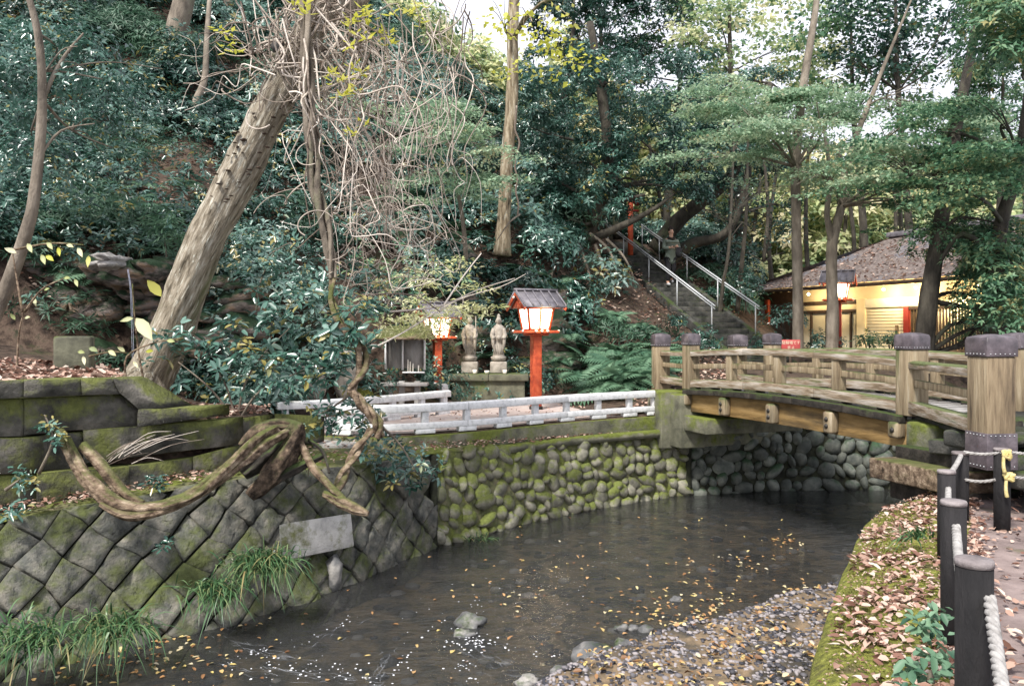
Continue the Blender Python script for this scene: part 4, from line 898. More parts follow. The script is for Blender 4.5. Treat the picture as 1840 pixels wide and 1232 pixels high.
def rope(a,b,sg,r,label,knot=False,mt=m_rope):
    n=16 if (a-b).length<1.2 else 40; P=[]
    for i in range(n+1):
        t=i/n; p=a+(b-a)*t; p.z-=sg*4*t*(1-t); P.append(p)
    rt=root('rope',P[0],label,'rope','ropes strung between the dark posts')
    d0=(b-a).normalized(); s_=d0.cross(Vector((0,0,1))).normalized(); u_=s_.cross(d0)
    Lr=(b-a).length
    for k in range(3):
        m_=int(Lr/.012)+4; Q=[]
        for i in range(m_+1):
            t=i/m_; ii=min(int(t*n),n-1); ff=t*n-ii; p=P[ii]*(1-ff)+P[ii+1]*ff; an=t*Lr*58+k*2.094; Q.append(p+(s_*math.cos(an)+u_*math.sin(an))*r*.5)
        obj('strand',MB().tube(Q,[r*.6]*len(Q),6,sub=1),mt,rt,smooth=True)
    if knot:
        for kk in range(4): obj('knot',MB().tube([b+Vector((random.uniform(-.04,.04),random.uniform(-.03,.0)-.02,random.uniform(-.05,.03))) for _ in range(5)],[.014]*5,6),m_yrope,rt,smooth=True)
        obj('tail',MB().tube([b+Vector((-.02,-.04,0)),b+Vector((-.03,-.05,-.1)),b+Vector((-.02,-.05,-.16))],[.012,.014,.016],6),m_yrope,rt,smooth=True)
H_=lambda i,dz=-.12: RP[i][0]+Vector((0,0,RP[i][1]+dz))
rope(H_(0)+Vector((.02,-.06,0)),H_(5)+Vector((.05,.07,.0)),.16,.021,'thick twisted white rope sagging from the nearest post towards the camera')
rope(H_(1)+Vector((-.02,-.06,0)),H_(0)+Vector((0,.06,.06)),.1,.021,'twisted white rope between the nearest and second posts')
rope(H_(2)+Vector((-.02,-.06,0)),H_(1)+Vector((0,.06,.08)),.1,.02,'white rope between the second and third posts')
rope(H_(3)+Vector((-.03,-.06,.1)),H_(2)+Vector((0,.06,.06)),.04,.019,'short white rope dropping from the corner post to the third post')
rope(H_(3)+Vector((0,-.05,.13)),H_(4)+Vector((-.02,-.05,.1)),.02,.013,'thin upper rope with a yellow knot in front of the big bridge post',True)
rope(H_(3)+Vector((0,-.05,-.1)),H_(4)+Vector((-.0,-.05,-.1)),.03,.013,'thin lower rope with a yellow knot in front of the big bridge post',True)
rope(H_(4)+Vector((.0,-.04,.1)),H_(4)+Vector((1.3,.1,.12)),.05,.013,'thin upper rope running off right from the yellow knot')
rope(H_(4)+Vector((.0,-.04,-.1)),H_(4)+Vector((1.3,.1,-.08)),.05,.013,'thin lower rope running off right from the yellow knot')
# ================================================================ PERSON
pb=Vector((4.72,23.75,3.03)); fd=Vector((.25,-1,0)).normalized()
pe=root('person',pb,'person in a grey green coat and dark trousers walking down the stairs','person')
def skin(name,joints,edges,mt,par,sub=2):
    me=bpy.data.meshes.new(name); me.from_pydata([tuple(Vector(j[0])) for j in joints],edges,[]); me.materials.append(mt)
    o=bpy.data.objects.new(name,me); COL.objects.link(o); o.parent=par
    s=o.modifiers.new('skin','SKIN'); s.use_smooth_shade=True
    for i,j in enumerate(joints): me.skin_vertices[0].data[i].radius=(j[1],j[2] if len(j)>2 else j[1]); me.skin_vertices[0].data[i].use_root=(i==0)
    u=o.modifiers.new('sub','SUBSURF'); u.levels=u.render_levels=sub; return o
m_skin=mat('skin',[(.5,.3,.22),(.56,.35,.26)],5,.6,0); m_coat=mat('grey green coat',[(.13,.16,.13),(.2,.235,.2)],9,.85,.4,30); m_trs=mat('dark trousers',[(.01,.01,.012),(.03,.03,.035)],9,.85,.2); m_hair=mat('dark hair',[(.01,.008,.006),(.03,.02,.015)],20,.6,.3); m_shoe=mat('pale shoes',[(.35,.35,.37),(.5,.5,.52)],9,.7,0)
# local coordinates: person faces -Y, pelvis at z .9
pe.rotation_euler=(0,0,.2)
J=[((0,0,.88),.13,.1),((0,.0,1.1),.07,.05),((0,-.0,1.28),.07,.05),((0,-.02,1.38),.05,.05),((0,-.05,1.47),.05,.05),((0,-.07,1.55),.065,.075),((0,-.07,1.63),.072,.085),((0,-.06,1.69),.05,.06),
 ((-.17,-.03,1.35),.065),((-.22,-.05,1.12),.052),((-.06,-.2,1.13),.038),((.17,-.03,1.35),.065),((.23,-.05,1.13),.052),((.12,-.23,1.16),.038),
 ((-.09,0,.82),.09),((-.1,-.13,.48),.065),((-.09,-.02,.1),.045),((-.09,-.14,.04),.035),((.09,0,.82),.09),((.09,-.04,.5),.065),((.08,.13,.2),.045),((.08,.02,.14),.035)]
E=[(0,1),(1,2),(2,3),(3,4),(4,5),(5,6),(6,7),(3,8),(8,9),(9,10),(3,11),(11,12),(12,13),(0,14),(14,15),(15,16),(16,17),(0,18),(18,19),(19,20),(20,21)]
body=skin('body',J,E,m_skin,pe)
skin('coat',[((0,0,.62),.2,.155),((0,0,.8),.185,.14),((0,0,.95),.165,.13),((0,-.01,1.15),.165,.125),((0,-.03,1.3),.2,.16),((0,-.03,1.4),.14,.12),((-.18,-.03,1.34),.085),((-.235,-.05,1.12),.07),((-.1,-.18,1.12),.055),((.18,-.03,1.34),.085),((.245,-.05,1.13),.07),((.15,-.2,1.15),.055)],[(0,1),(1,2),(2,3),(3,4),(4,5),(5,6),(6,7),(7,8),(5,9),(9,10),(10,11)],m_coat,pe)
skin('trousers',[((0,0,.85),.13,.11),((-.09,0,.78),.1),((-.1,-.13,.48),.08),((-.09,-.02,.13),.06),((.09,0,.78),.1),((.09,-.04,.5),.08),((.08,.13,.23),.06)],[(0,1),(1,2),(2,3),(0,4),(4,5),(5,6)],m_trs,pe)
for j in (((-.09,-.02,.05),(-.09,-.17,.035)),((.08,.13,.15),(.08,.0,.12))): obj('shoe',MB().tube([j[0],((j[0][0]),(j[0][1]+j[1][1])/2,j[0][2]),j[1]],[.045,.05,.035],8),m_shoe,pe,local=True,smooth=True)
obj('hair',MB().ico((0,-.035,1.685),(.095,.105,.095),2,.08),m_hair,pe,local=True,smooth=True)
hf=obj('face',MB().ico((0,-.1,1.6),(.06,.06,.085),2,.01),m_skin,pe,local=True,smooth=True)
obj('nose',MB().ico((0,-.162,1.595),(.011,.014,.02),1,0),m_skin,hf,local=True)
for sx in (-1,1): obj('eye',MB().ico((sx*.024,-.152,1.62),(.01,.006,.006),1,0),m_hair,hf,local=True); obj('ear',MB().ico((sx*.072,-.06,1.6),(.012,.02,.03),1,0),m_skin,hf,local=True)
obj('mouth',MB().ico((0,-.155,1.555),(.02,.006,.004),1,0),m_reddk,hf,local=True)
for sx,hx,hy,hz in ((-1,-.03,-.22,1.135),(1,.11,-.25,1.165)):
    hnd=obj('hand',MB().ico((hx,hy,hz),(.035,.03,.045),2,.05),m_skin,pe,local=True,smooth=True)
    for k in range(5): obj('finger',MB().tube([(hx-.02*sx+.01*k*sx*-1,hy-.02,hz+.02-k*.012),(hx-sx*.05,hy-.035,hz+.015-k*.014),(hx-sx*.055,hy-.01,hz+.005-k*.014)],[.009,.009,.007],5),m_skin,hnd,local=True,smooth=True)
obj('scarf',MB().tube([(-.09,-.09,1.42),(0,-.13,1.38),(.09,-.09,1.42),(0,.03,1.44),(-.09,-.09,1.42)],[.045]*5,7),m_hair,pe,local=True,smooth=True)
bg_=tag(obj('shoulder_bag',MB().ico((0,0,0),(.11,.08,.16),2,.12),m_trs,smooth=True),'small black bag held against the coat of the person on the stairs','bag'); bg_.location=pb+Vector((.2,-.28,.98))
# ================================================================ TREES
def spots_in(box, n):      # (px0,px1,py0,py1,d0,d1) -> n world points
    a,b,c,d,e,f_=box; return np.array([tuple(V(random.uniform(a,b),random.uniform(c,d),random.uniform(e,f_))) for _ in range(n)])
def layered(box,n):        # flat tiers of sprays at different heights and depths
    a,b,c,d,e,f_=box; k=max(4,n//12); out=[]
    for t in range(k):
        c0=V(random.uniform(a+10,b-10),random.uniform(c,d),random.uniform(e,f_)); R=random.uniform(.6,1.5); tx=random.gauss(0,.1); ty=random.gauss(-.05,.1)
        for q in range(n//k):
            an=random.uniform(0,6.28); r=R*random.random()**.5; x=r*math.cos(an); y=r*math.sin(an)*.9; out.append((c0.x+x,c0.y+y,c0.z+tx*x+ty*y-.16*r*r/R+random.gauss(0,.04)))
    while len(out)<n: out.append(out[0])
    return np.array(out)
def crown_mesh(parts):
    mb=MB()
    for style,box,n,L in parts:
        C=spots_in(box,n) if style!='maple' else layered(box,n); ton=np.clip(RS.normal(.45,.16,n),.05,.95)
        if style=='maple': sprays(mb,C,RS.uniform(.3,.6,n),110,L*1.1,tone=ton,tilt=.4,out=RS.normal(0,.1,(n,2)),flat=.025)
        elif style=='thin': sprays(mb,C,RS.uniform(.35,.8,n),40,L,tone=ton,tilt=.6,flat=.12)
        elif style=='glossy':
            for c,t in zip(C,ton): bush(mb,c,(random.uniform(.3,.6),random.uniform(.3,.6),random.uniform(.2,.36)),26,L,6,.4,tone=t,fill=.3)
        else:
            for c,t in zip(C,ton): bush(mb,c,(.7,.7,.4),34,L,5,.45,tone=t,fill=.2)
    return mb,None
def tree(name,label,trunk,rad,bark,crowns=(),leaf=None,limbs=(),group=None,n=10,nl=5,rough=.1,sides=12):
    P=[V(*t) for t in trunk]; rt=root(name,P[0],label,'tree',group)
    tr=obj('trunk',MB().tube(P,rad,sides,rough*.5,flute=.16 if sides>12 else .1,sub=10 if sides>20 else 5),bark,rt,smooth=True)
    for lp,lr in limbs: obj('limb',MB().tube([V(*t) for t in lp],lr,8,.1),bark,rt,smooth=True)
    if crowns:
        mb=MB()
        for style,box,nn,L in crowns:
            m2,_=crown_mesh([(style,box,nn,L)]); mb.v+=m2.v; 
            for f_ in m2.f: mb.f.append(f_+mb.n)
            mb.r+=m2.r; mb.n+=m2.n
            for c in spots_in(box,nl):
                c=Vector(c); k=min(range(len(P)),key=lambda q:(P[q]-c).length+ (2 if P[q].z>c.z+.3 else 0)); s=P[k]
                if (s-c).length<.4: continue
                mid=(s+c)/2+Vector((random.uniform(-.3,.3),random.uniform(-.2,.2),random.uniform(-.1,.35))); r0=max(.02,min(rad[k]*.4,.06))
                obj('limb',MB().tube([s,mid,c],[r0,r0*.6,.008],6,.1),bark,rt,smooth=True)
                for q in range(3): e=c+Vector((random.uniform(-.7,.7),random.uniform(-.5,.5),random.uniform(-.3,.3))); obj('twig',MB().tube([mid,(mid+e)/2+Vector((0,0,.1)),e],[.012,.008,.004],4),bark,rt,smooth=True)
        obj('crown',mb,leaf,rt)
    return rt
# the great leaning tree
P=[(232,760,10.2),(262,690,10.2),(318,570,10.2),(362,450,10.1),(424,325,10.0),(483,205,9.9),(530,115,9.8),(566,30,9.7),(600,-60,9.6),(640,-200,9.5)]
bt=tree('leaning_tree','big pale trunk leaning right over the mossy wall, wrapped in dry vines',P,[.34,.29,.25,.232,.222,.21,.195,.18,.17,.15],m_barkl,rough=.1,sides=44)
def brn(lp,lr,mt=m_barkl,par=bt,nm='limb',r=.12): return obj(nm,MB().tube([V(*t) for t in lp],lr,10,r),mt,par,smooth=True)
brn([(520,150,9.9),(512,108,9.6),(500,88,9.5)],[.16,.13,.11]); obj('hollow_shade',MB().ico(V(499,86,9.47),(.09,.07,.09),2,.2),m_iron,bt,smooth=True)  # dark solid ball stands for the shade inside the broken stub
brn([(566,40,9.7),(640,0,9.8),(720,-60,9.9)],[.14,.11,.08])
for a,b in ((252,-.45),(290,.4),(230,-.9)): brn([(262,660,10.1),(a-5,720,10.0+b*.2),(a-40 if b<0 else a+40,762,9.9)],[.2,.14,.05])
me_=MB().ico((0,0,0),(1,1,.4),1,.3).mesh('fungus_shape'); me_.materials.append(m_frame)
for k in range(60):
    t=random.uniform(0,1); px=412+(525-412)*t-28*(1-t*.4)+random.gauss(2,20)+(random.random()<.3)*26; py=350-(350-150)*t+random.gauss(0,20)
    c=V(px,py,9.74); s=random.uniform(.014,.03); o=obj('bracket_fungus',None,None,bt,mesh=me_); o.location=c-Vector(ORG[bt.name]); o.scale=(s*1.3,s*1.6,s)
tree('slim_tree','slim lichen spotted trunk at the far left edge, bent slightly right',[(-20,590,9.3),(18,500,9.3),(52,400,9.2),(68,300,9.2),(76,180,9.2),(68,60,9.1),(40,-40,9.0)],[.085,.078,.066,.058,.05,.042,.03],m_bark2,[('glossy',(-40,240,60,330,9.5,11.5),34,.1)],m_green,limbs=[([(76,180,9.2),(110,110,9.3),(150,60,9.4)],[.03,.02,.01]),([(72,280,9.2),(110,235,9.3),(170,222,9.3)],[.02,.012,.006])],nl=4)
tree('tall_tree','grey trunk high on the slope, left of the leaning tree',[(280,235,21),(292,165,21),(312,80,21),(335,-20,21),(350,-100,21)],[.4,.33,.28,.26,.24],m_bark2,[],None)
tree('tall_tree','thin twisting trunk between the grey slope trunk and the leaning tree',[(345,240,18),(352,185,18),(368,140,18.2),(372,60,18.5),(380,-40,19)],[.1,.09,.07,.06,.05],m_bark2)
tree('tall_tree','brown trunk at the top of the slope behind the leaning tree',[(415,140,24),(412,60,24),(405,-60,24)],[.22,.2,.18],m_bark2)
tree('tall_tree','straight pale trunk right of the hanging vines, ferns at its foot',[(902,460,19.6),(905,400,19.6),(908,340,19.5),(914,250,19.4),(921,160,19.4),(921,70,19.3),(926,-60,19.2)],[.22,.17,.15,.15,.145,.14,.12],m_bark,[('thin',(900,1060,-20,150,17,18),8,.14)],m_yel,nl=3,sides=14)
tree('evergreen_tree','spreading dark evergreen whose boughs hang over the top of the stairs',[(1020,470,23.5),(1062,400,23.3),(1085,340,23),(1092,260,23),(1080,160,23),(1060,40,23)],[.3,.24,.2,.17,.14,.1],m_barkd,[('glossy',(940,1270,90,250,21,25),95,.15),('glossy',(930,1130,240,420,21,24.5),60,.15),('glossy',(1100,1290,240,370,22,26),45,.15)],m_green,
  limbs=[([(1030,450,23.3),(1075,425,22.8),(1130,400,22.6),(1180,372,22.6),(1215,345,22.6)],[.15,.13,.1,.06,.015]),([(1055,410,23.2),(1110,365,22.6),(1160,350,22.4)],[.1,.07,.04]),([(1062,400,23.2),(1040,350,22.8),(1010,330,22.8)],[.09,.06,.03])])
tree('leaning_tree','dark trunk leaning right behind the person on the stairs',[(1176,450,26.5),(1215,400,26.3),(1260,362,26),(1312,318,25.8),(1350,240,25.6),(1385,150,25.4)],[.3,.26,.23,.2,.15,.1],m_barkd,[('glossy',(1250,1440,130,300,24,28),45,.16)],m_green)
tree('leaning_tree','low dark bough curving up right of the stairs',[(1190,482,25),(1240,440,24.8),(1295,425,24.6),(1325,385,24.5),(1345,300,24.5),(1330,220,24.5)],[.2,.17,.14,.12,.1,.07],m_barkd,[('glossy',(1270,1420,290,420,25,29),20,.15)],m_greend)
for k,(a,b,c,dd,r,lb) in enumerate([(1290,610,1320,22,.06,'thin crooked trunk at the foot of the stairs'),(1325,560,1345,23,.07,'thin trunk just left of the low house roof'),(1312,470,1322,30,.05,'pale thin trunk far behind the stairs'),(1372,470,1362,24,.06,'slender dark trunk above the left end of the house roof')]):
    tree('young_tree',lb,[(a,b,dd),(a+8,b-90,dd),((a+c)/2+6,b-180,dd),(c,220,dd)],[r,r*.9,r*.7,r*.4],m_barkd if k!=2 else m_bark,[('thin',(c-70,c+70,300,460,dd,dd+2),10,.1)],m_greend,nl=4)
tree('maple_tree','straight grey trunk behind the bridge, the nearest one left of the house lantern',[(1434,640,17.5),(1433,520,17.5),(1431,400,17.5),(1430,300,17.5),(1440,180,17.6),(1465,20,17.8),(1475,-80,18)],[.125,.11,.1,.1,.09,.07,.05],m_bark2,[('maple',(1240,1500,160,300,15.5,19),120,.075)],m_maple,nl=8)
tree('maple_tree','forked trunk standing in front of the house lantern',[(1494,640,17.2),(1496,560,17.2),(1494,480,17.2),(1497,430,17.2),(1512,370,17.3),(1520,300,17.4),(1560,190,17.5),(1600,90,17.6),(1650,-30,17.6)],[.14,.125,.11,.115,.08,.07,.05,.035,.015],m_bark2,[('maple',(1440,1780,165,320,15,19),150,.075),('maple',(1540,1860,220,400,15,18.5),90,.075)],m_maple,
  limbs=[([(1496,440,17.2),(1486,385,17.1),(1492,320,17.1),(1480,230,17)],[.08,.065,.05,.03]),([(1512,370,17.3),(1545,310,17.3),(1575,260,17.3)],[.04,.03,.02])],nl=8)
tree('maple_tree','dark trunk in front of the lit wooden lattice of the house',[(1658,640,15.2),(1668,540,15.2),(1684,440,15.2),(1700,340,15.3),(1716,240,15.4),(1740,120,15.5),(1770,-40,15.6)],[.19,.17,.14,.125,.11,.09,.06],m_barkd,[('maple',(1590,1860,270,360,13.5,17),90,.075),('glossy',(1660,1860,400,460,14.5,16.5),30,.1),('glossy',(1730,1860,460,615,15,16.5),46,.1)],m_mapleg,nl=6)
tree('maple_tree','dark trunk near the right edge, half lost in deep foliage',[(1800,640,14.5),(1790,520,14.5),(1800,400,14.6),(1830,300,14.6),(1850,150,14.6)],[.16,.14,.12,.1,.07],m_barkd,[('maple',(1650,1880,170,330,13,16.5),80,.07),('glossy',(1760,1880,-20,110,12,14),50,.12),('glossy',(1770,1900,440,600,13.5,15),34,.12)],m_mapleg,limbs=[([(1795,470,14.5),(1730,420,14.4),(1690,470,14.6)],[.07,.05,.03])],nl=6)
tree('maple_tree','young maple with flat pale green layers beside the straight pale trunk',[(838,470,18.3),(832,400,18.2),(820,330,18),(805,260,17.6),(790,200,17.4)],[.06,.05,.045,.035,.02],m_bark2,[('maple',(700,880,185,215,15.6,17.4),34,.07),('maple',(700,900,280,335,15.6,17.6),34,.07),('maple',(740,860,235,270,16,18),16,.07)],m_maple,nl=3)
# taller trees at the back, seen against the sky
bk=[(1110,30.0,'glossy',(960,1260,-50,120),60,.2,m_greend,'tall dark tree against the sky above the stairs'),
    (1195,31.0,'thin',(1080,1330,0,200),60,.2,m_mapleg,'thin branched tree with gaps of sky, above the stairs'),
    (1330,29.0,'thin',(1220,1500,-50,170),110,.2,m_far,'yellowing tree behind the maples, top centre right'),
    (1560,28.0,'thin',(1420,1660,10,200),95,.18,m_mapleg,'open crowned tree against the white sky at upper right'),
    (1640,27.0,'thin',(1500,1780,-50,130),100,.18,m_greend,'high leafy bough across the sky at the top right'),
    (1790,26.0,'glossy',(1700,1860,110,240),30,.18,m_mapleg,'bushy green tree behind the maples near the right edge'),
    (1000,28.0,'glossy',(940,1120,-20,230),40,.2,m_greend,'dark tree crown just right of the straight pale trunk'),
    (660,30.0,'glossy',(560,690,20,200),30,.2,m_greend,'dark tree at the crest behind the vines'),
    (840,31.0,'thin',(790,930,120,210),18,.2,m_greend,'sparse dark tree on the skyline above the statues'),
    (150,24.0,'glossy',(-60,330,-60,80),60,.18,m_greend,'dense dark evergreen crown at the top left'),
    (480,27.0,'glossy',(330,600,-60,80),46,.2,m_greend,'dark evergreen crown behind the top of the leaning tree')]
for px,d,st_,bx,nn,L,lm,lb in bk:
    zb=tz(px,d); y0=600-(zb-EYE)/d*F; yt=bx[2]+20; m=random.uniform(-30,30)
    tree('tall_tree',lb,[(px,y0+10,d),(px+m*.3,y0*.66+yt*.34,d),(px+m,y0*.3+yt*.7,d),(px+m*1.2,yt,d)],[.17,.13,.09,.03],m_barkd,[(st_,(*bx,d-1.5,d+2),nn,L)],lm,nl=8)
# ================================================================ UNDERGROWTH ON THE SLOPES
def stuff(name,mb,mt,label=None,cat=None): return tag(obj(name,mb,mt),kind='stuff')
def okspot(px,d):
    if d<d0f(px)+.3: return False
    X=(px-920)/F*d; tt=((X-5.1)*-.2607+(d-20)*.9654); ww=((X-5.1)*.9654+(d-20)*.2607)
    if -4<tt<10 and -.5<ww<1.9: return False
    if -4<tt<4 and -2.2<ww<0 and random.random()<.8: return False
    if 1040<px<1200 and 18<d<25 and random.random()<.75: return False
    if 490<px<1120 and d<{0:13.6}.get(0)+ (px-490)/600*4.2+.4: return False
    if px>=1120 and d<18.2+(0 if px<1300 else 0): return False
    if px>1330 and d<40: return False
    return True
mbg=MB(); mbd=MB(); mbf=MB(); mbl=MB()
for k in range(3400):
    px=random.uniform(-260,1340); d=12+24*random.random()**1.35
    if not okspot(px,d): continue
    X=(px-920)/F*d; z=tz(px,d); y=600-(z-EYE)/d*F
    if y<-150: continue
    nz=noise.noise(Vector((X*.5,d*.5,3.3)))
    if nz<-.2: continue
    if 205<px<400 and 270<y<400 and random.random()<.8: continue
    if 640<px<1080 and 420<y<700 and random.random()<.4: continue
    if px<420 and y>440 and random.random()<.75: continue
    sc=random.uniform(.35,.8)*(1 if d<20 else 1.25); L=.12 if d<18 else .17
    tgt=mbg if nz>.1 else mbd
    z2=noise.noise(Vector((X*.35+9,d*.35,8)))
    if z2>.18: bush(mbl,(X,d,z+sc*.5),(sc,sc,sc*.7),int(26*sc/.5),L*1.35,6,.4,tone=random.uniform(.4,.8))
    elif z2<-.2: bush(mbf,(X,d,z+sc*.35),(sc*1.1,sc,sc*.45),int(30*sc/.5),L*1.3,8,.17,tone=random.uniform(.2,.7))
    else: bush(tgt,(X,d,z+sc*.45),(sc,sc,sc*.65),int(34*sc/.5),L,6,.4,tone=random.uniform(.15,.8))
print('undergrowth leaves',mbg.n//4,mbd.n//4)
stuff('undergrowth',mbl,m_greenl); stuff('undergrowth',mbf,m_fernb); stuff('undergrowth',mbg,m_green); stuff('undergrowth',mbd,m_greend)
# distant wood
mb=MB()
for k in range(2400):
    px=random.uniform(560,2100); d=random.uniform(38,66); zt_=tz(px,d); h=random.random()**.8*(10 if px>1200 else 9)*(.75+.25*noise.noise(Vector((px*.01,d*.1,0))))
    h*=(.45 if px<1000 else 1); c=V(px,0,d); bush(mb,(c.x,d,zt_+h),(1.6,1.6,.8),26,.42,5,.5,tone=random.uniform(.15,.9),fill=.2)
stuff('distant_wood',mb,m_far)
mb=MB()
for k in range(70):
    px=random.uniform(1180,1840); d=random.uniform(32,60); z=tz(px,d); mb.tube([V(px,600-(z-EYE)/d*F,d),V(px+random.uniform(-15,15),420,d),V(px+random.uniform(-30,30),260,d)],[.13,.1,.06],5,.1)
stuff('distant_trunks',mb,m_barkd)
# low shrubs between the house and the bridge / at the foot of the stairs
shr=[(1415,575,18.5,.55,m_green,'glossy shrub behind the small red sign'),(1380,620,18.5,.4,m_greend,'dark shrub left of the small red sign'),(1478,618,18.2,.42,m_green,'low leafy shrub between the straight trunk and the forked trunk'),(1262,618,17.6,.35,m_greend,'dark shrub on the left edge of the lowest stairs'),(1215,580,20,.35,m_greend,'small dark bush halfway up the left side of the stairs'),(1340,520,22.5,.6,m_greend,'bush on the bank right of the stairs, by the house corner'),(1560,615,19.5,.35,m_mapleg,'small bush under the shutter of the house'),(1600,612,20,.3,m_fern,'low leafy clump under the pale shutter'),(1335,500,25,.6,m_green,'leafy bush above the bank beside the upper right handrail')]
for px,py,d,r,mt,lb in shr:
    c=V(px,py,d); rt=root('shrub',G(px,d,c.z-r),lb,'shrub'); mb=MB(); bush(mb,tuple(c),(r,r*.9,r*.75),int(70*r/.5),.11,6,.4,tone=.5,fill=.25); obj('foliage',mb,mt,rt)
    for q in range(4): obj('stem',MB().tube([c+Vector((0,0,-r*1.1)),c+Vector((random.uniform(-.3,.3)*r,0,0)),c+Vector((random.uniform(-.7,.7)*r,random.uniform(-.5,.5)*r,r*.5))],[.012,.009,.005],4),m_barkd,rt)
# ferns
FM=[]
for q in range(4): me=fern_mb().mesh('fern_shape'); me.materials.append(m_fern); FM.append(me)
FL={985:'fern on the bank right of the right hand lantern',640:'fern on the rocky bank just behind the statues',700:'fern high on the slope above the statues',230:'fern on the slope right of the leaning trunk base',20:'fern on the rock left of the leaning trunk',1000:'fern on the bank between the lantern and the stairs'}
for k in range(120):
    reg=random.choice([(985,1180,18.3,21),(985,1180,18.3,20),(640,1000,17.9,20.5),(700,900,20,23),(230,520,13.5,16),(20,330,12.6,14.5),(1000,1150,18.2,19)])
    px=random.uniform(*reg[:2]); d=random.uniform(*reg[2:]); 
    if not okspot(px,d): continue
    o=obj('fern',None,None,mesh=random.choice(FM)); s=random.uniform(.8,1.45); o.location=(*V(px,0,d).xy,tz(px,d)+.12); o.scale=(s,s,s); o.rotation_euler=(random.uniform(-.1,.5),random.uniform(-.2,.2),random.uniform(0,6.28))
    tag(o,FL[reg[0]],'fern',FL[reg[0]].replace('fern','ferns',1))
for k in range(46):
    px=random.uniform(1000,1185); d=random.uniform(15.6,18.6)
    if px<1080 and d<17.4: continue
    o=obj('fern',None,None,mesh=random.choice(FM)); s=random.uniform(1.0,1.7); o.location=(*V(px,0,d).xy,tz(px,d)+.15); o.scale=(s,s,s); o.rotation_euler=(random.uniform(0,.5),random.uniform(-.2,.2),random.uniform(0,6.28)); tag(o,'large fern on the low bank between the right lantern and the bridge end','fern','large ferns by the bridge end')
# ================================================================ NEAR SHRUBS
def leafy(label,stems,clus,L,mt,k=7,wr=.42,name='shrub',cat='shrub',sm=m_bark2):
    b=V(*stems[0][0]); rt=root(name,b,label,cat)
    for s in stems: obj('stem',MB().tube([V(*q) for q in s],[.018-.012*i/(len(s)-1) for i in range(len(s))],6),sm,rt,smooth=True)
    mb=MB(); C=[]
    for px,py,d,r,n in clus:
        for _ in range(n):
            q=V(px,py,d)+Vector((random.gauss(0,r),random.gauss(0,r*.6),random.gauss(0,r*.6))); C.append(tuple(q))
    C=np.array(C); U=np.tile(UP,(len(C),1))+RS.normal(0,.35,(len(C),3))+np.array([0,-.35,0]); rosettes(mb,C,U,k,L,wr,(-.5,.5),tone=np.clip(RS.normal(.58,.22,len(C)),0,1),fn=leaves6); obj('foliage',mb,mt,rt); return rt
leafy('big leaved evergreen shrub at the foot of the leaning tree, over the low wall',[[(425,760,9.6),(440,690,9.6),(470,640,9.5),(520,590,9.4)],[(425,760,9.6),(400,680,9.6),(350,640,9.5)],[(430,755,9.6),(470,700,9.4),(560,660,9.3)],[(425,760,9.6),(380,700,9.5),(320,650,9.4)]],
 [(340,620,9.6,.22,18),(400,640,9.5,.28,24),(470,660,9.4,.26,24),(540,640,9.3,.26,24),(500,560,9.5,.3,24),(590,580,9.4,.25,18),(430,580,9.8,.25,16),(600,660,9.2,.2,16),(620,520,9.8,.3,18),(620,600,8.85,.15,12),(560,680,9.0,.16,9),(650,560,9.0,.15,10)],.14,m_green)
leafy('evergreen sprays spilling over the corner of the white fence and the cobble wall',[[(690,770,9.4),(660,735,9.3),(610,740,9.3)],[(690,770,9.4),(720,800,9.4),(750,850,9.6)],[(640,700,9.2),(600,730,9.2),(570,745,9.3)]],
 [(600,735,9.3,.13,14),(640,750,9.25,.14,16),(590,765,9.4,.1,8),(660,790,9.5,.14,14),(720,820,9.7,.17,22),(750,850,10,.14,20),(700,855,9.8,.12,10),(650,715,9.4,.14,10)],.105,m_green)
leafy('bush of glossy leaves on the slope right of the leaning trunk',[[(460,560,12),(470,500,12),(500,440,12)]],[(470,480,12,.35,34),(420,420,12.4,.35,30),(520,430,12,.3,24),(560,500,11.5,.3,24)],.12,m_green)
leafy('pale leaved bush hanging in front of the rock left of the statues',[[(680,600,13),(700,540,13),(740,480,13)]],[(700,480,13.5,.4,30),(760,520,13.5,.35,24),(660,560,12.5,.3,20)],.11,m_mapleg)
leafy('leafy bush above the waterfall spout, against the dark slope',[[(230,460,13.2),(240,420,13.2),(260,390,13)]],[(250,250,12.6,.6,70),(200,190,12.4,.5,60),(330,300,13,.5,45),(120,330,12,.5,50),(180,330,12.4,.5,50)],.12,m_green)
leafy('row of bushes along the top of the rock face, behind the leaning trunk',[[(120,470,13.2),(130,430,13)],[(400,470,13.6),(410,430,13.4)]],[(60,430,12.5,.35,40),(130,440,12.6,.35,36),(230,430,12.8,.3,24),(400,440,13,.35,40),(450,500,12.6,.3,34),(390,560,12.4,.2,14),(60,540,12,.2,14)],.12,m_greenl)
leafy('pale fern like bush drooping left of the leaning trunk above the rock',[[(300,470,12.6),(295,420,12.6)]],[(290,405,12.4,.2,30),(310,425,12.4,.16,20)],.16,m_fern,k=9,wr=.16)
for st,cl,lb in [([[(70,850,7.5),(95,790,7.4),(80,745,7.4)]],[(88,765,7.4,.05,7),(100,790,7.3,.04,5)],'small leafy plant hanging on the mossy wall at left'),
 ([[(10,880,7.2),(40,858,7.2)]],[(40,862,7.15,.08,9),(15,915,7.0,.08,8)],'leafy sprig at the left edge below the mossy wall'),
 ([[(290,905,8.0),(285,875,8.0)]],[(283,868,7.95,.05,8)],'little pale plant behind the curved dead branch'),
 ([[(298,985,7.4),(295,975,7.4)]],[(295,978,7.35,.03,3)],'tiny green seedling in a joint of the diamond wall')]:
    leafy(lb,st,cl,.075,m_green,name='small_plant',cat='plant')
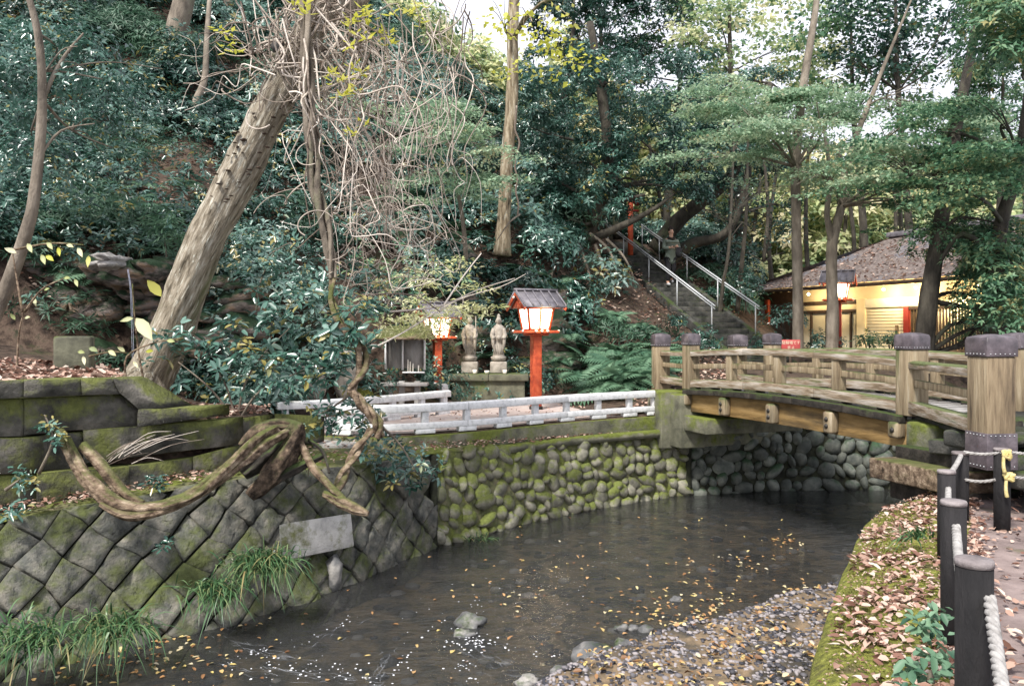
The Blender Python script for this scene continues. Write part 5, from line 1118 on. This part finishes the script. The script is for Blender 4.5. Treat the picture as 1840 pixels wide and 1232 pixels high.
# saplings in front of the waterfall with few big pale leaves
def sapling(label,stems,lv,mt=m_palel):
    rt=root('sapling',V(*stems[0][0]),label,'sapling')
    for s in stems: obj('stem',MB().tube([V(*q) for q in s],[.014-.008*i/(len(s)-1) for i in range(len(s))],6),m_barkd if False else m_drift,rt,smooth=True)
    for px,py,d,an,L,m2 in lv:
        c=V(px,py,d); A=Vector((math.cos(an),-.3,math.sin(an))); mb=MB(); v=[];N_=Vector((0,-1,.5)).normalized(); S=N_.cross(A).normalized(); A.normalize()
        for t,wd in ((0,.02),(.2,.3),(.45,.42),(.75,.28),(1,.02)):
            q=c+A*L*t+Vector((0,0,-.12*L*t*t)); v+=[tuple(q-S*L*wd*.55+N_*.01),tuple(q),tuple(q+S*L*wd*.55+N_*.01)]
        f=[(i*3+j,i*3+j+1,i*3+j+4,i*3+j+3) for i in range(4) for j in range(2)]; obj('leaf',MB().add(v,f),m2,rt,smooth=True)
sapling('young sapling with an arching branch of pale and yellow leaves at far left',[[(30,680,8.9),(34,600,8.8),(45,555,8.7)],[(45,560,8.7),(75,520,8.6),(115,500,8.6)],[(20,450,8.8),(90,437,8.8),(150,440,8.7)],[(40,560,8.7),(30,500,8.8),(22,450,8.8)]],
 [(30,455,8.7,2.6,.13,m_palel),(50,438,8.7,-.9,.12,m_palel),(85,436,8.7,-.7,.11,m_palel),(75,458,8.7,-1,.12,m_palel),(83,460,8.7,-.4,.12,m_yel),(105,445,8.7,-1.2,.1,m_yel),(120,440,8.7,-.2,.1,m_palel),(140,446,8.7,-.9,.12,m_palel),(160,460,8.7,-1.5,.12,m_yel),(115,500,8.6,.1,.09,m_palel),(135,502,8.6,-1,.09,m_palel),(60,535,8.7,-1,.1,m_palel),(80,522,8.7,.4,.08,m_palel),(28,575,8.7,2,.09,m_palel),(45,572,8.7,.3,.08,m_palel)])
sapling('thin upright sapling with two big pale leaves before the leaning trunk',[[(262,700,9.2),(250,640,9.2),(242,570,9.2),(238,510,9.2)],[(228,690,9.1),(228,640,9.1),(280,615,9.1),(330,607,9.1)],[(160,640,9.1),(200,632,9.1),(228,634,9.1)]],
 [(245,572,9.1,-.75,.32,m_palel),(240,572,9.1,3.3,.14,m_palel),(290,533,9.6,2.1,.27,m_yel),(225,632,9,2.4,.1,m_palel),(195,630,9,-.4,.12,m_palel),(160,625,9,-.2,.13,m_mapleg),(262,632,9,.2,.11,m_yel),(240,650,9,-.7,.09,m_palel),(140,632,9,0,.1,m_palel),(150,640,9,-1.2,.1,m_palel),(300,612,9,0,.11,m_palel),(330,606,9,-.3,.12,m_green)])
# yellow spray branch in front of the left lantern
rt=root('branch',V(640,640,10.5),'dry arching branch with pale yellow sprays in front of the left lantern','branch')
for s in ([(640,640,10.5),(720,600,11.5),(820,540,12.5),(900,515,13),(945,492,13.2)],[(700,560,11.5),(790,550,12),(860,520,12.6),(925,500,13)],[(790,560,12),(830,500,12.3),(865,455,12.5)],[(650,530,11),(740,530,11.6),(790,560,12)]):
    obj('twig',MB().tube([V(*q) for q in s],[.016,.012,.009,.007,.004][:len(s)],5),m_vine,rt,smooth=True)
mb=MB()
for px,py,d,r,n in [(745,575,12.5,.22,14),(800,572,12.6,.22,16),(835,550,12.8,.15,9),(715,592,12.4,.15,10),(785,598,12.6,.18,10),(770,500,12.8,.25,10),(850,520,13,.15,5),(820,470,13,.2,6),(880,545,13,.08,2),(760,540,12.5,.15,5)]:
    C=np.array([tuple(V(px,py,d)+Vector((random.gauss(0,r),random.gauss(0,r*.5),random.gauss(0,r*.45)))) for _ in range(n)]); sprays(mb,C,.15,18,.1,wr=.34,tilt=.4,tone=RS.uniform(.2,.9,n))
obj('foliage',mb,m_palel,rt)
mb=MB()
for px,py,d,r,n in [(540,10,8.8,.07,5),(640,60,9,.1,6),(645,140,9,.08,5),(625,170,9,.05,3),(600,130,9,.05,3),(410,82,8.8,.05,3),(400,50,8.8,.04,2),(640,235,9,.06,3),(690,60,9.2,.08,4),(760,20,9.5,.1,4),(660,20,9,.1,6)]:
    C=np.array([tuple(V(px,py,d)+Vector((random.gauss(0,r),random.gauss(0,r*.5),random.gauss(0,r)))) for _ in range(n)]); rosettes(mb,C,np.tile(-UP,(n,1)),6,.12,.4,(-.9,.2))
obj('vine_leaves',mb,m_yel,bt)
# ================================================================ VINES AND DEAD WOOD
tv=root('twisted_vine',V(600,905,9.2),'thick twisting vine trunk that hangs, curls in an S and roots by the fence corner','vine')
def tw(pts,rad,mt,nm='stem',k=3,par=tv,rr=.12,spread=.55,tws=9):
    P=catm([V(*q) for q in pts],6); n=len(P); R=np.interp(np.linspace(0,1,n),np.linspace(0,1,len(rad)),rad)
    for j in range(k):
        Q=[]
        for i,p in enumerate(P):
            d=(P[min(i+1,n-1)]-P[max(i-1,0)]).normalized(); x=d.cross(Vector((0,1,.1))).normalized(); y=d.cross(x); a=j*6.283/k+i*tws/n
            Q.append(p+(x*math.cos(a)+y*math.sin(a))*R[i]*spread)
        obj(nm,MB().tube(Q,[r*(.62 if k<4 else .44)*random.uniform(.8,1.15) for r in R],12,rr,sub=3,freq=9,oval=random.uniform(.6,1),flute=.4),mt,par,smooth=True)
tw([(548,-20,9.2),(552,120,9.2),(560,250,9.2),(568,340,9.2),(590,430,9.2),(598,500,9.2)],[.05,.07,.07,.075,.06,.04],m_bark2,spread=.7)
tw([(598,500,9.2),(596,540,9.1),(622,590,9.0),(648,625,8.9),(650,665,8.9),(630,700,8.9)],[.04,.05,.06,.07,.07,.05],m_drift,k=2)
tw([(630,700,8.9),(650,725,8.9),(675,755,8.9),(682,785,8.9)],[.045,.06,.065,.05],m_drift,k=3)
tw([(668,770,9.0),(640,810,8.9),(618,850,8.8),(600,892,8.7)],[.04,.05,.055,.06],m_drift,k=2)
dw=root('dead_log',V(500,830,8.9),'great peeling dead vine log that loops down over the wall from a broken stump','log')
def dl(pts,rad,mt=m_drift,k=3,nm='stem',**q): q.setdefault('tws',4); tw(pts,[r*.95 for r in rad],mt,nm,k+3,dw,.4,**q)
def bk_(pts,rad,mt=m_drift,nm='stem',fl=.45,n=22): return obj(nm,MB().tube([V(q[0],q[1],q[2]*.95) for q in pts],rad,n,.12,sub=9,flute=fl,freq=11),mt,dw,smooth=True)
bk_([(108,772,8.0),(126,815,7.9),(163,868,7.7),(208,905,7.6),(262,913,7.65),(330,893,7.8),(400,848,8.2),(452,803,8.5),(500,775,8.8)],[.03,.045,.055,.06,.055,.045,.05,.06,.05])
bk_([(122,790,7.95),(150,845,7.75),(195,890,7.62),(245,912,7.6),(320,902,7.72),(385,868,8.05)],[.03,.04,.045,.045,.035,.015])
bk_([(150,800,8.0),(188,842,7.85),(222,885,7.75),(258,905,7.7)],[.05,.05,.045,.03])
bk_([(180,905,7.55),(230,926,7.55),(300,915,7.68),(370,882,8.0),(430,842,8.3)],[.02,.035,.035,.03,.015])
bk_([(395,862,8.1),(440,825,8.35),(480,795,8.6),(515,775,8.8)],[.02,.045,.06,.04],fl=.7)
bk_([(290,912,7.6),(350,890,7.8),(410,842,8.15),(460,790,8.5),(495,768,8.75)],[.015,.03,.04,.045,.03],fl=.6)
bk_([(448,892,8.6),(482,858,8.7),(515,815,8.8),(535,775,8.9),(540,762,8.95)],[.05,.1,.11,.08,.04],m_driftd,fl=.7,n=30)
bk_([(435,850,8.85),(468,822,8.95),(505,795,9.0),(530,775,9.0)],[.07,.13,.12,.06],m_darkwood,fl=.5,n=26)
bk_([(432,800,9.0),(462,772,9.1),(505,762,9.1),(545,768,9.0)],[.03,.06,.05,.03],m_driftd,fl=.6)
bk_([(455,885,8.7),(530,842,8.8),(585,815,9.0)],[.05,.05,.02],m_darkwood,fl=.4)
bk_([(540,795,8.9),(562,838,8.8),(600,880,8.6),(628,905,8.5)],[.03,.045,.04,.02],fl=.4)
bk_([(582,888,8.7),(612,902,8.55),(640,914,8.45),(662,922,8.4)],[.03,.06,.05,.02],fl=.6)
bk_([(555,790,9),(580,810,8.9),(592,850,8.8)],[.016,.018,.012],m_darkwood)
for k in range(14):
    a=(random.uniform(470,560),random.uniform(770,830),8.75); b=(a[0]+random.uniform(-30,30),a[1]+random.uniform(10,40),8.7); obj('bark_strip',MB().tube([V(*a),V(*b)],[.02,.004],4,.2,sub=1,oval=.3),m_drift,dw)
# fine dry vine tangle: nobody could count it
mb=MB()
def strand(p,q,sg,r,wob=.25,n=8,dd=.25):
    P=[]; ph=random.uniform(0,6); sd_=random.uniform(0,99)
    for i in range(n+1):
        t=i/n; v=p+(q-p)*t; v.z-=sg*4*t*(1-t); k=math.sin(t*3.14)**.5
        v+=Vector((noise.noise(Vector((t*3,sd_,0))),noise.noise(Vector((t*3,sd_,5)))*dd/wob,noise.noise(Vector((t*3,sd_,9)))))*wob*k*1.6; P.append(v)
    mb.tube(P,[r*(1.25-.9*i/n) for i in range(n+1)],4,sub=3,cap=False)
def rv(a,b,c,d,e=8.9,f=10.2): return V(random.uniform(a,b),random.uniform(c,d),random.uniform(e,f))
def loop(c,R,a0,a1,r):
    n=10; tl=random.uniform(-.8,.8); P=[c+Vector((R*math.cos(a0+(a1-a0)*i/n),tl*R*math.sin((a1-a0)*i/n*.5),R*math.sin(a0+(a1-a0)*i/n)*(1-.03*i))) for i in range(n+1)]; mb.tube(P,[r]*(n+1),4,sub=2,cap=False)
for k in range(34): strand(rv(430,660,-60,60),rv(430,820,60,400),random.uniform(-.4,.6),random.uniform(.006,.012),.5)
for k in range(26): strand(rv(560,760,20,160),rv(600,760,260,460),random.uniform(-.3,.5),random.uniform(.005,.01),.45)
for k in range(26): strand(rv(580,740,240,360),rv(560,800,300,520),random.uniform(-.5,.5),random.uniform(.004,.009),.5)
for k in range(34): a_=rv(600,840,20,230); strand(a_,a_+Vector((random.gauss(0,.15),random.gauss(0,.2),-random.uniform(.8,2.4))),0,random.uniform(.004,.009),.3)
for k in range(22): strand(rv(440,660,40,240),rv(500,840,60,300),random.uniform(-.6,.7),random.uniform(.006,.011),.5)
for k in range(46): strand(rv(480,660,-30,140,9.2,9.7),rv(470,680,0,220,9.2,9.7),random.uniform(-.3,.5),random.uniform(.007,.014),.5)
for k in range(14): strand(rv(480,560,40,160),rv(300,470,40,220,9.5,11),random.uniform(-.3,.3),random.uniform(.006,.011),.4)
for k in range(16): strand(rv(740,860,-60,60,9,11),rv(740,850,120,430,9,11),0,random.uniform(.004,.008),.3)
for k in range(9): strand(rv(545,570,60,170,9.1,9.3),rv(545,600,300,420,9.1,9.4),0,random.uniform(.01,.016),.12)
for k in range(36): strand(rv(560,780,340,500),rv(600,860,400,580,9,12),random.uniform(-.3,.3),random.uniform(.004,.007),.45)
for k in range(22):
    px=random.gauss(600,90); py=random.uniform(0,480) if px>520 else random.uniform(0,240); loop(V(px,py,random.uniform(9,10.2)),random.uniform(.12,.45),(q0:=random.uniform(0,6.28)),q0+random.uniform(1.5,3.6),random.uniform(.005,.01))
for a,b in (((720,110,9.5),(905,190,12)),((835,20,10),(870,170,11)),((600,380,9.3),(480,470,9.5)),((560,330,9.2),(470,345,9.3)),((400,160,10),(520,170,9.6)),((330,150,12),(500,100,9.6)),((395,60,9.5),(540,-20,9.4)),((365,165,14),(480,130,9.8))):
    strand(V(*a),V(*b),.05,.009,.15)
stuff('vine_tangle',mb,m_vine)
tv2=root('hanging_vine',V(935,200,17),'single wavy pale vine hanging beside the straight pale trunk','vine')
m3=MB(); P=[V(930+random.uniform(-5,5),190+i*22,17.2) for i in range(10)]; obj('stem',m3.tube(P,[.022]*10,5),m_vine,tv2,smooth=True)
obj('stem',MB().tube([V(935,385,17.2),V(915,400,17.2),V(893,432,17.2)],[.02,.018,.01],5),m_vine,tv2,smooth=True)
# roots on the dark bank
rr=root('tree_roots',V(1080,460,22),'bare tangled roots on the dark bank left of the stairs','roots')
for s in ([(1060,420,22.5),(1095,450,22),(1110,500,21.5)],[(1070,440,22.3),(1085,480,21.8),(1115,520,21.2)],[(1040,440,22),(1060,500,21),(1050,560,20)],[(1090,430,22.5),(1120,460,22),(1140,500,21.8)],[(1000,450,21),(990,510,20),(1010,560,19.5)]): obj('root',MB().tube([V(*q) for q in s],[.05,.035,.015],6,.2),m_bark2,rr,smooth=True)
# ================================================================ ROCK FACE, SPOUT, WATERFALL
cl=root('cliff',G(200,12.2,1.2),'damp layered rock face behind the thin waterfall','rock')
for k in range(80):
    px=random.uniform(-80,450); py=475+170*((k*.618)%1); d=12.2+(640-py)*.0022+random.uniform(-.05,.2); s=random.uniform(.16,.42)
    obj('ledge_rock',MB().ico(V(px,py,d+.1),(s,.26,s*random.uniform(.3,.6)),2,.55,1.1,M=Matrix.Rotation(random.gauss(0,.25),3,'Y')),m_rock,cl)
rk=root('cliff',G(780,17.8,1.5),'mossy broken rock bank behind the statues','rock')
for k in range(26):
    px=random.uniform(640,1030); d=random.uniform(17.9,19.6); z=tz(px,d)-.05; s=random.uniform(.35,.7)
    obj('ledge_rock',MB().ico(G(px,d,z),(s,.35,s*.5),2,.45,1.6),m_rock,rk)
sp=tag(obj('spout_rock',MB().ico(V(207,470,11.8),(.2,.5,.13),3,.55,1.8),m_pinkst),'pale craggy spout stone jutting from the rock with water falling from its tip','rock')
m_fall=bpy.data.materials.new('falling water'); m_fall.use_nodes=True; b_=m_fall.node_tree.nodes['Principled BSDF']; b_.inputs['Base Color'].default_value=(.75,.8,.95,1); b_.inputs['Roughness'].default_value=.2; b_.inputs['Alpha'].default_value=.45
for q in range(7): obj('ledge_rock',MB().ico(V(185+q*14,482+10*(q%3),12.15+.1*(q%2)),(.28,.4,.16),2,.5,1.2),m_rock,cl)
mb=MB(); 
for o_ in (0,.012): mb.tube([V(229,484,11.3)+Vector((o_,0,0)),V(234,520,11.22)+Vector((o_*1.2,0,0)),V(236,570,11.2)+Vector((o_*1.6,0,0)),V(238,655,11.18)+Vector((o_*2,0,0))],[.004,.004,.003,.003],4)
tag(obj('waterfall',mb,m_fall,smooth=True),'thin thread of water falling from the pale spout stone','waterfall')
lg=tag(obj('fallen_log',MB().tube([V(-40,672,9.2),V(30,662,9.3),V(92,670,9.5)],[.05,.06,.03],8,.2),m_bark2,smooth=True),'low curved grey log lying on the mossy wall at far left','log')
# ================================================================ WATERSIDE GRASS
def tuft(px,py,d,R,n,L,lb,lean=(.3,-.5,.5)):
    c=V(px,py,d); rt=root('grass_tuft',c,lb,'grass'); C=np.array([tuple(c+Vector((random.gauss(0,R),random.gauss(0,R*.4),random.gauss(0,R*.25)))) for _ in range(n)])
    D=RS.normal(0,.4,(n,3))+np.array(lean); mb=MB(); blades(mb,C,D,RS.uniform(.5,1.1,n)*L,.014,np.clip(RS.normal(.5,.22,n),0,1),5,1.0); obj('blades',mb,m_grassb,rt)
tuft(470,1010,7.75,.16,420,.42,'largest green grass tuft at the water edge under the pale slab')
tuft(385,1058,7.45,.13,240,.34,'grass tuft left of the largest one, with brown leaves caught in it')
tuft(200,1125,6.75,.16,240,.45,'wispy grass tuft at the water edge near the lower left')
tuft(60,1140,6.3,.2,340,.36,'dense grass clump in the lower left corner',(.1,-.5,.5))
tuft(860,972,11.1,.1,110,.28,'small pale grass tuft where the cobble wall begins')
tuft(1645,965,5.9,.07,60,.2,'small bright grass tuft on the mossy bank behind the posts',(-.4,-.2,.8))
for px,py,d,lb in ((1668,1125,3.6,'small pale leafy weed on the mossy bank by the second post'),(1672,1205,3.1,'low green weed at the lower end of the mossy bank')):
    leafy(lb,[[(px,py+20,d),(px,py,d)]],[(px,py,d,.05,7),(px+12,py-15,d+.1,.04,5)],.06,m_fern,k=6,wr=.6,name='small_plant',cat='plant')
# ================================================================ ROCKS, GRAVEL, LITTER, FOAM
def rock(px,py,s,lb,rough=.3,mt=m_rockw,fl=.7,z=WZ):
    d=F*(EYE-z)/(py-600); o=obj('rock',MB().ico((0,0,0),(s,s*.8,s*fl),3,rough,1.4),mt,smooth=True); o.location=G(px,d,z); tag(o,lb,'rock')
rock(842,1122,.15,'split pale rock standing in the middle of the stream',.4); rock(832,1140,.1,'low wet rock touching the split pale rock',.3,fl=.4)
rock(1070,1185,.2,'mossy dark boulder at the edge of the gravel bar',.2); rock(1135,1180,.17,'pale jagged boulder beside the mossy one',.5)
rock(1215,1078,.06,'little dark stone alone in the water left of the gravel bar'); rock(1118,1130,.07,'leftmost of three small stones in the shallows'); rock(1138,1130,.06,'middle one of three small stones in the shallows'); rock(1160,1132,.07,'rightmost of three small stones in the shallows')
rock(1260,1180,.13,'blue grey stone on the gravel bar',.2,z=-1.17); rock(1310,1185,.09,'darker stone right of the blue grey one on the gravel bar',.2,z=-1.17); rock(1330,1128,.08,'pale flat stone at the upper edge of the gravel bar',.2,fl=.4,z=-1.2)
rock(1370,1215,.12,'rough pale lump of stone low on the gravel bar',.5,z=-1.12); rock(1290,1226,.2,'wide flat slate grey stone at the bottom edge',.15,fl=.35,z=-1.15); rock(1010,1218,.13,'wet stone half under the riffle near the bottom edge',.3)
rock(600,1042,.12,'dark wet stone at the water edge below the slab',.4); rock(950,1228,.1,'low rock in the riffle at the bottom centre',.4)
# pebbles on the bar
v1,f1=ICO[1]; n=13000; mb=MB(); Pp=[]
while len(Pp)<n:
    y=random.uniform(2.5,8.6); x=random.uniform(-2.5,5); z=bedz(x,y)
    if z>-1.31 and x<np.interp(y,ey,ex)+.2: Pp.append((x,y,z))
Pp=np.array(Pp); S=RS.uniform(.008,.03,(n,1,1))*RS.uniform(.6,1.3,(n,1,3))*np.array([1,1,.6]); vv=(v1[None]*(1+RS.normal(0,.1,(1,len(v1),1))))*S+Pp[:,None]
mb.add(vv.reshape(-1,3),(f1[None]+(np.arange(n)*len(v1))[:,None,None]).reshape(-1,3),np.repeat(RS.uniform(0,1,n),len(v1))); stuff('gravel',mb,m_peb)
# submerged stones
n=900; Pp=np.stack([RS.uniform(-5,7,n),RS.uniform(4,15,n),np.zeros(n)],1); Pp[:,2]=[bedz(a,b) for a,b,_ in Pp]; Pp=Pp[Pp[:,2]<-1.36]; n=len(Pp); S=RS.uniform(.03,.1,(n,1,1))*np.array([1.2,1,.6]); mb=MB()
vv=v1[None]*S+Pp[:,None]; mb.add(vv.reshape(-1,3),(f1[None]+(np.arange(n)*len(v1))[:,None,None]).reshape(-1,3),np.repeat(RS.uniform(0,1,n),len(v1))); stuff('stream_stones',mb,m_peb)
def litter(name,P,L,mt,tilt=.35,lift=.01,wr=.55):
    n=len(P); P=np.array(P)+UP*lift; mb=MB(); a=RS.uniform(0,6.28,n); A=np.stack([np.cos(a),np.sin(a),RS.normal(0,.25,n)],1); leaves6(mb,P,A,UP+RS.normal(0,tilt,(n,3)),L*RS.uniform(.6,1.25,n),L*wr*RS.uniform(.7,1.3,n),RS.uniform(0,1,n),.22,-.05); return stuff(name,mb,mt)
def mossz(x,y): 
    t=x-np.interp(y,ey,ex)
    return np.interp(t,[0,.1,.22,.4,.6],[-.2,-.06,-.03,-.01,.0])
P=[]; near=[]
while len(P)<2700:
    y=2.2+6.4*random.random()**1.1; e=np.interp(y,ey,ex); p=np.interp(y,[q[0] for q in PB],[q[1] for q in PB])+.25; x=random.uniform(e+.08,p)
    k=noise.noise(Vector((x*2.2,y*2.2,7)))+.5*noise.noise(Vector((x*7,y*7,1)))
    if random.random()<.36+k*1.1-max(0,.35-(x-e))*1.2: P.append((x,y,mossz(x,y)+gz(x,y)*.5+.012))
P.sort(key=lambda q:q[1]); lm=[]
for q in range(6):
    mb=MB(); v=[]; L=1
    for t,wd,zz in ((0,.02,.0),(.2,.24,.05),(.5,.36,.02+.03*q),(.8,.22,.1),(1,.02,.16)): v+=[(-wd,t-.5,zz+.1+.04*(q%3)),(0,t-.5,zz),(wd*.9,t-.5,zz+.08)]
    me=mb.add(v,[(i*3+j,i*3+j+1,i*3+j+4,i*3+j+3) for i in range(4) for j in range(2)],RS.uniform(0,1)).mesh('leaf_shape'); me.attributes['rnd'].data.foreach_set('value',np.full(15,.15+.15*q,np.float32)); me.materials.append(m_lit); me.polygons.foreach_set('use_smooth',[True]*8); lm.append(me)
for x,y,z in P[:300]:
    o=obj('fallen_leaf',None,None,mossb,mesh=random.choice(lm)); s=random.uniform(.045,.09); o.location=(x,y,z+.015); o.scale=(s*random.uniform(.6,1.2),s,s*random.uniform(.2,1)); o.rotation_euler=(random.gauss(0,.25),random.gauss(0,.25),random.uniform(0,6.28))
litter('leaf_litter',P[300:],.065,m_lit)
P=[]
for k in range(3000):
    y=1.5+8*random.random(); x=np.interp(y,[q[0] for q in PB],[q[1] for q in PB])+.1+random.random()**1.5*7; P.append((x,y,gz(x,y)+.01))
litter('leaf_litter',P,.06,m_lit)
P=[]
for k in range(16000):
    px=random.uniform(-200,1340); d=random.uniform(12,26)
    if d<d0f(px)+.05 or px>1330 or (520<px<1120 and d<17.4): continue
    X=(px-920)/F*d; tt=((X-5.1)*-.2607+(d-20)*.9654); ww=((X-5.1)*.9654+(d-20)*.2607)
    if -4<tt<10 and -.2<ww<1.5: continue
    P.append((*V(px,0,d).xy,tz(px,d)+.03))
for k in range(1500): px=random.uniform(-100,480); d=random.uniform(d0f(px)-.1,d0f(px)+2.5); P.append((*V(px,0,d).xy,tz(px,d)+.02))
litter('leaf_litter',P,.11,m_lit)
P=[]
for k in range(1500):
    px=random.uniform(-200,1190); a=topp(px).y; b=(lwd(px)+.1) if px<540 else fend(px); t=random.random(); d=a+(b-a)*t; P.append((*V(px,0,d).xy,topp(px).z+.05*t+.03))
for k in range(260): px=random.uniform(560,1180); d=fend(px)+random.uniform(.1,3); P.append((*V(px,0,d).xy,FZ+.02))
litter('leaf_litter',P,.06,m_lit,wr=.5)
P=[]
for k in range(1500):
    s=random.random(); t=random.random()**1.3; c=(pan[0]+(pan[1]-pan[0])*s)*(1-t)+(pan[3]+(pan[2]-pan[3])*s)*t; c.z+=.02-.14*math.sin(t*3.1416); P.append(tuple(c))
litter('roof_leaves',P,.12,m_lit,tilt=.25)
# floating leaves
P=[]
def fl(px,py,r,n):
    d=F*(EYE-WZ)/(py-600); c=G(px,d,WZ+.004)
    for _ in range(n): P.append((c.x+random.gauss(0,r),c.y+random.gauss(0,r*1.3),WZ+.006))
for q in range(110): px=random.uniform(900,1500); py=random.uniform(930,1120); fl(px,py,.02,1)
for q in range(60): fl(random.uniform(560,1100),random.uniform(1000,1230),.02,1)
fl(1410,972,.12,26); fl(1340,1010,.2,16); fl(1270,1010,.2,12); fl(1240,1040,.2,12); fl(1230,1110,.3,60); fl(1300,1085,.25,40); fl(1180,1110,.25,30); fl(240,1190,.35,60); fl(330,1200,.4,60); fl(100,1215,.4,50); fl(260,1150,.25,40); fl(420,1180,.4,20)
P=[q for q in P if bedz(q[0],q[1])<-1.25 and q[0]<np.interp(q[1],ey,ex)]
litter('floating_leaves',P,.058,m_lity,tilt=.08,lift=.0,wr=.6)
P=[]
for k in range(5000):
    y=random.uniform(2.5,8.4); x=random.uniform(-1.5,4.5); z=bedz(x,y)
    if -1.45<z and x<np.interp(y,ey,ex) and noise.noise(Vector((x*2,y*2,5)))>-.05-(.2 if y<5 else 0): P.append((x,y,z+.025))
litter('leaf_litter',P,.06,m_lity,tilt=.4)
# foam bubbles and riffles
mb=MB(); n=0
def foam(px,py,r):
    d=F*(EYE-WZ)/(py-600); c=G(px,d,WZ+.005); k=6; s=random.uniform(.6,1.3)
    mb.add([tuple(c+Vector((math.cos(a*6.283/k)*r*random.uniform(.6,1.2),math.sin(a*6.283/k)*r*s,0))) for a in range(k)],[tuple(range(k))])
for q in range(90):
    t=random.random(); px=1110+(740-1110)*t+random.gauss(0,14+50*math.sin(t*3.14)); py=905+0; py=1000+(t)*130+random.gauss(0,14); foam(px,py,random.uniform(.003,.009)*(.6+t*.6))
for q in range(130):
    t=random.random()
    a,b=random.choice([((740,1165),(690,1232)),((640,1110),(520,1170)),((520,1150),(400,1195)),((800,1150),(1010,1180)),((450,1175),(700,1225)),((830,1190),(860,1232)),((1090,1215),(960,1232))])
    foam(a[0]+(b[0]-a[0])*t+random.gauss(0,7),a[1]+(b[1]-a[1])*t+random.gauss(0,3),random.uniform(.003,.012))
for q in range(50): foam(random.gauss(560,80),random.gauss(1205,12),random.uniform(.004,.014))
for q in range(60): foam(random.gauss(850,30),random.gauss(1155,8),random.uniform(.004,.015))
bubbles=mb; mb=MB()
def streak(a,b,n,w_):
    for q in range(n):
        t=random.random(); px=a[0]+(b[0]-a[0])*t+random.gauss(0,12); py=a[1]+(b[1]-a[1])*t+random.gauss(0,7); d=F*(EYE-WZ)/(py-600); d2=F*(EYE-WZ)/(py+1+(b[1]-a[1])*.02-600)
        A=G(a[0],F*(EYE-WZ)/(a[1]-600),0); Bq=G(b[0],F*(EYE-WZ)/(b[1]-600),0); u=(Bq-A).normalized(); v=Vector((-u.y,u.x,0)); c=G(px,d,WZ+.006); L_=random.uniform(.03,.14); ph=random.uniform(0,6); up=[];lo=[]
        for k in range(7):
            s_=k/6-.5; ww=w_*random.uniform(.2,1)*(1-abs(s_)*1.9); off=.012*math.sin(ph+s_*7); up.append(tuple(c+u*L_*s_*2+v*(off+ww))); lo.append(tuple(c+u*L_*s_*2+v*(off-ww)))
        mb.add(up+lo,[(k,k+7,k+8,k+1) for k in range(6)])
for a,b,n in (((380,1150),(560,1190),60),((420,1190),(560,1215),40),((560,1165),(690,1100),18),((700,1160),(680,1232),26),((820,1160),(900,1200),26),((540,1212),(720,1228),50),((870,1200),(1000,1225),26)): streak(a,b,n//2,.0035)
stuff('riffle_foam',mb,m_riff); stuff('foam',bubbles,m_foam)
# loose moss crumbs, twigs and leaf bits on the mossy bank
P=[]
while len(P)<4500:
    y=2.2+6.4*random.random(); e=np.interp(y,ey,ex); p=np.interp(y,[q[0] for q in PB],[q[1] for q in PB])+.2; x=random.uniform(e+.05,p); P.append((x,y,mossz(x,y)+gz(x,y)*.5+.004))
litter('leaf_crumbs',P,.022,m_lit,tilt=.5,wr=.5)
C=[]
while len(C)<9000:
    y=2.2+5.5*random.random(); e=np.interp(y,ey,ex); p=np.interp(y,[q[0] for q in PB],[q[1] for q in PB])+.1; x=random.uniform(e+.03,p); 
    if noise.noise(Vector((x*5,y*5,3)))>-.1: C.append((x,y,mossz(x,y)+gz(x,y)*.5-.004))
C=np.array(C); mb=MB(); blades(mb,C,UP+RS.normal(0,.5,(len(C),3)),RS.uniform(.008,.022,len(C)),.006,RS.uniform(0,1,len(C)),2,.2); stuff('moss_tufts',mb,m_mossg)
# dry twigs caught in front of the masonry wall
tw_=root('dry_twigs',V(260,820,7.7),'fan of pale dry twigs in front of the mossy block wall','twigs')
for k in range(16): a=(190+random.uniform(0,60),810+random.uniform(-5,25),7.65); b=(a[0]+random.uniform(40,130),a[1]-random.uniform(-5,50),7.75); obj('twig',MB().tube([V(*a),V((a[0]+b[0])/2,(a[1]+b[1])/2-random.uniform(4,16),7.7),V(*b)],[.005,.004,.002],4),m_vine,tw_)
print("TRIS",sum(len(m.polygons) for m in bpy.data.meshes))
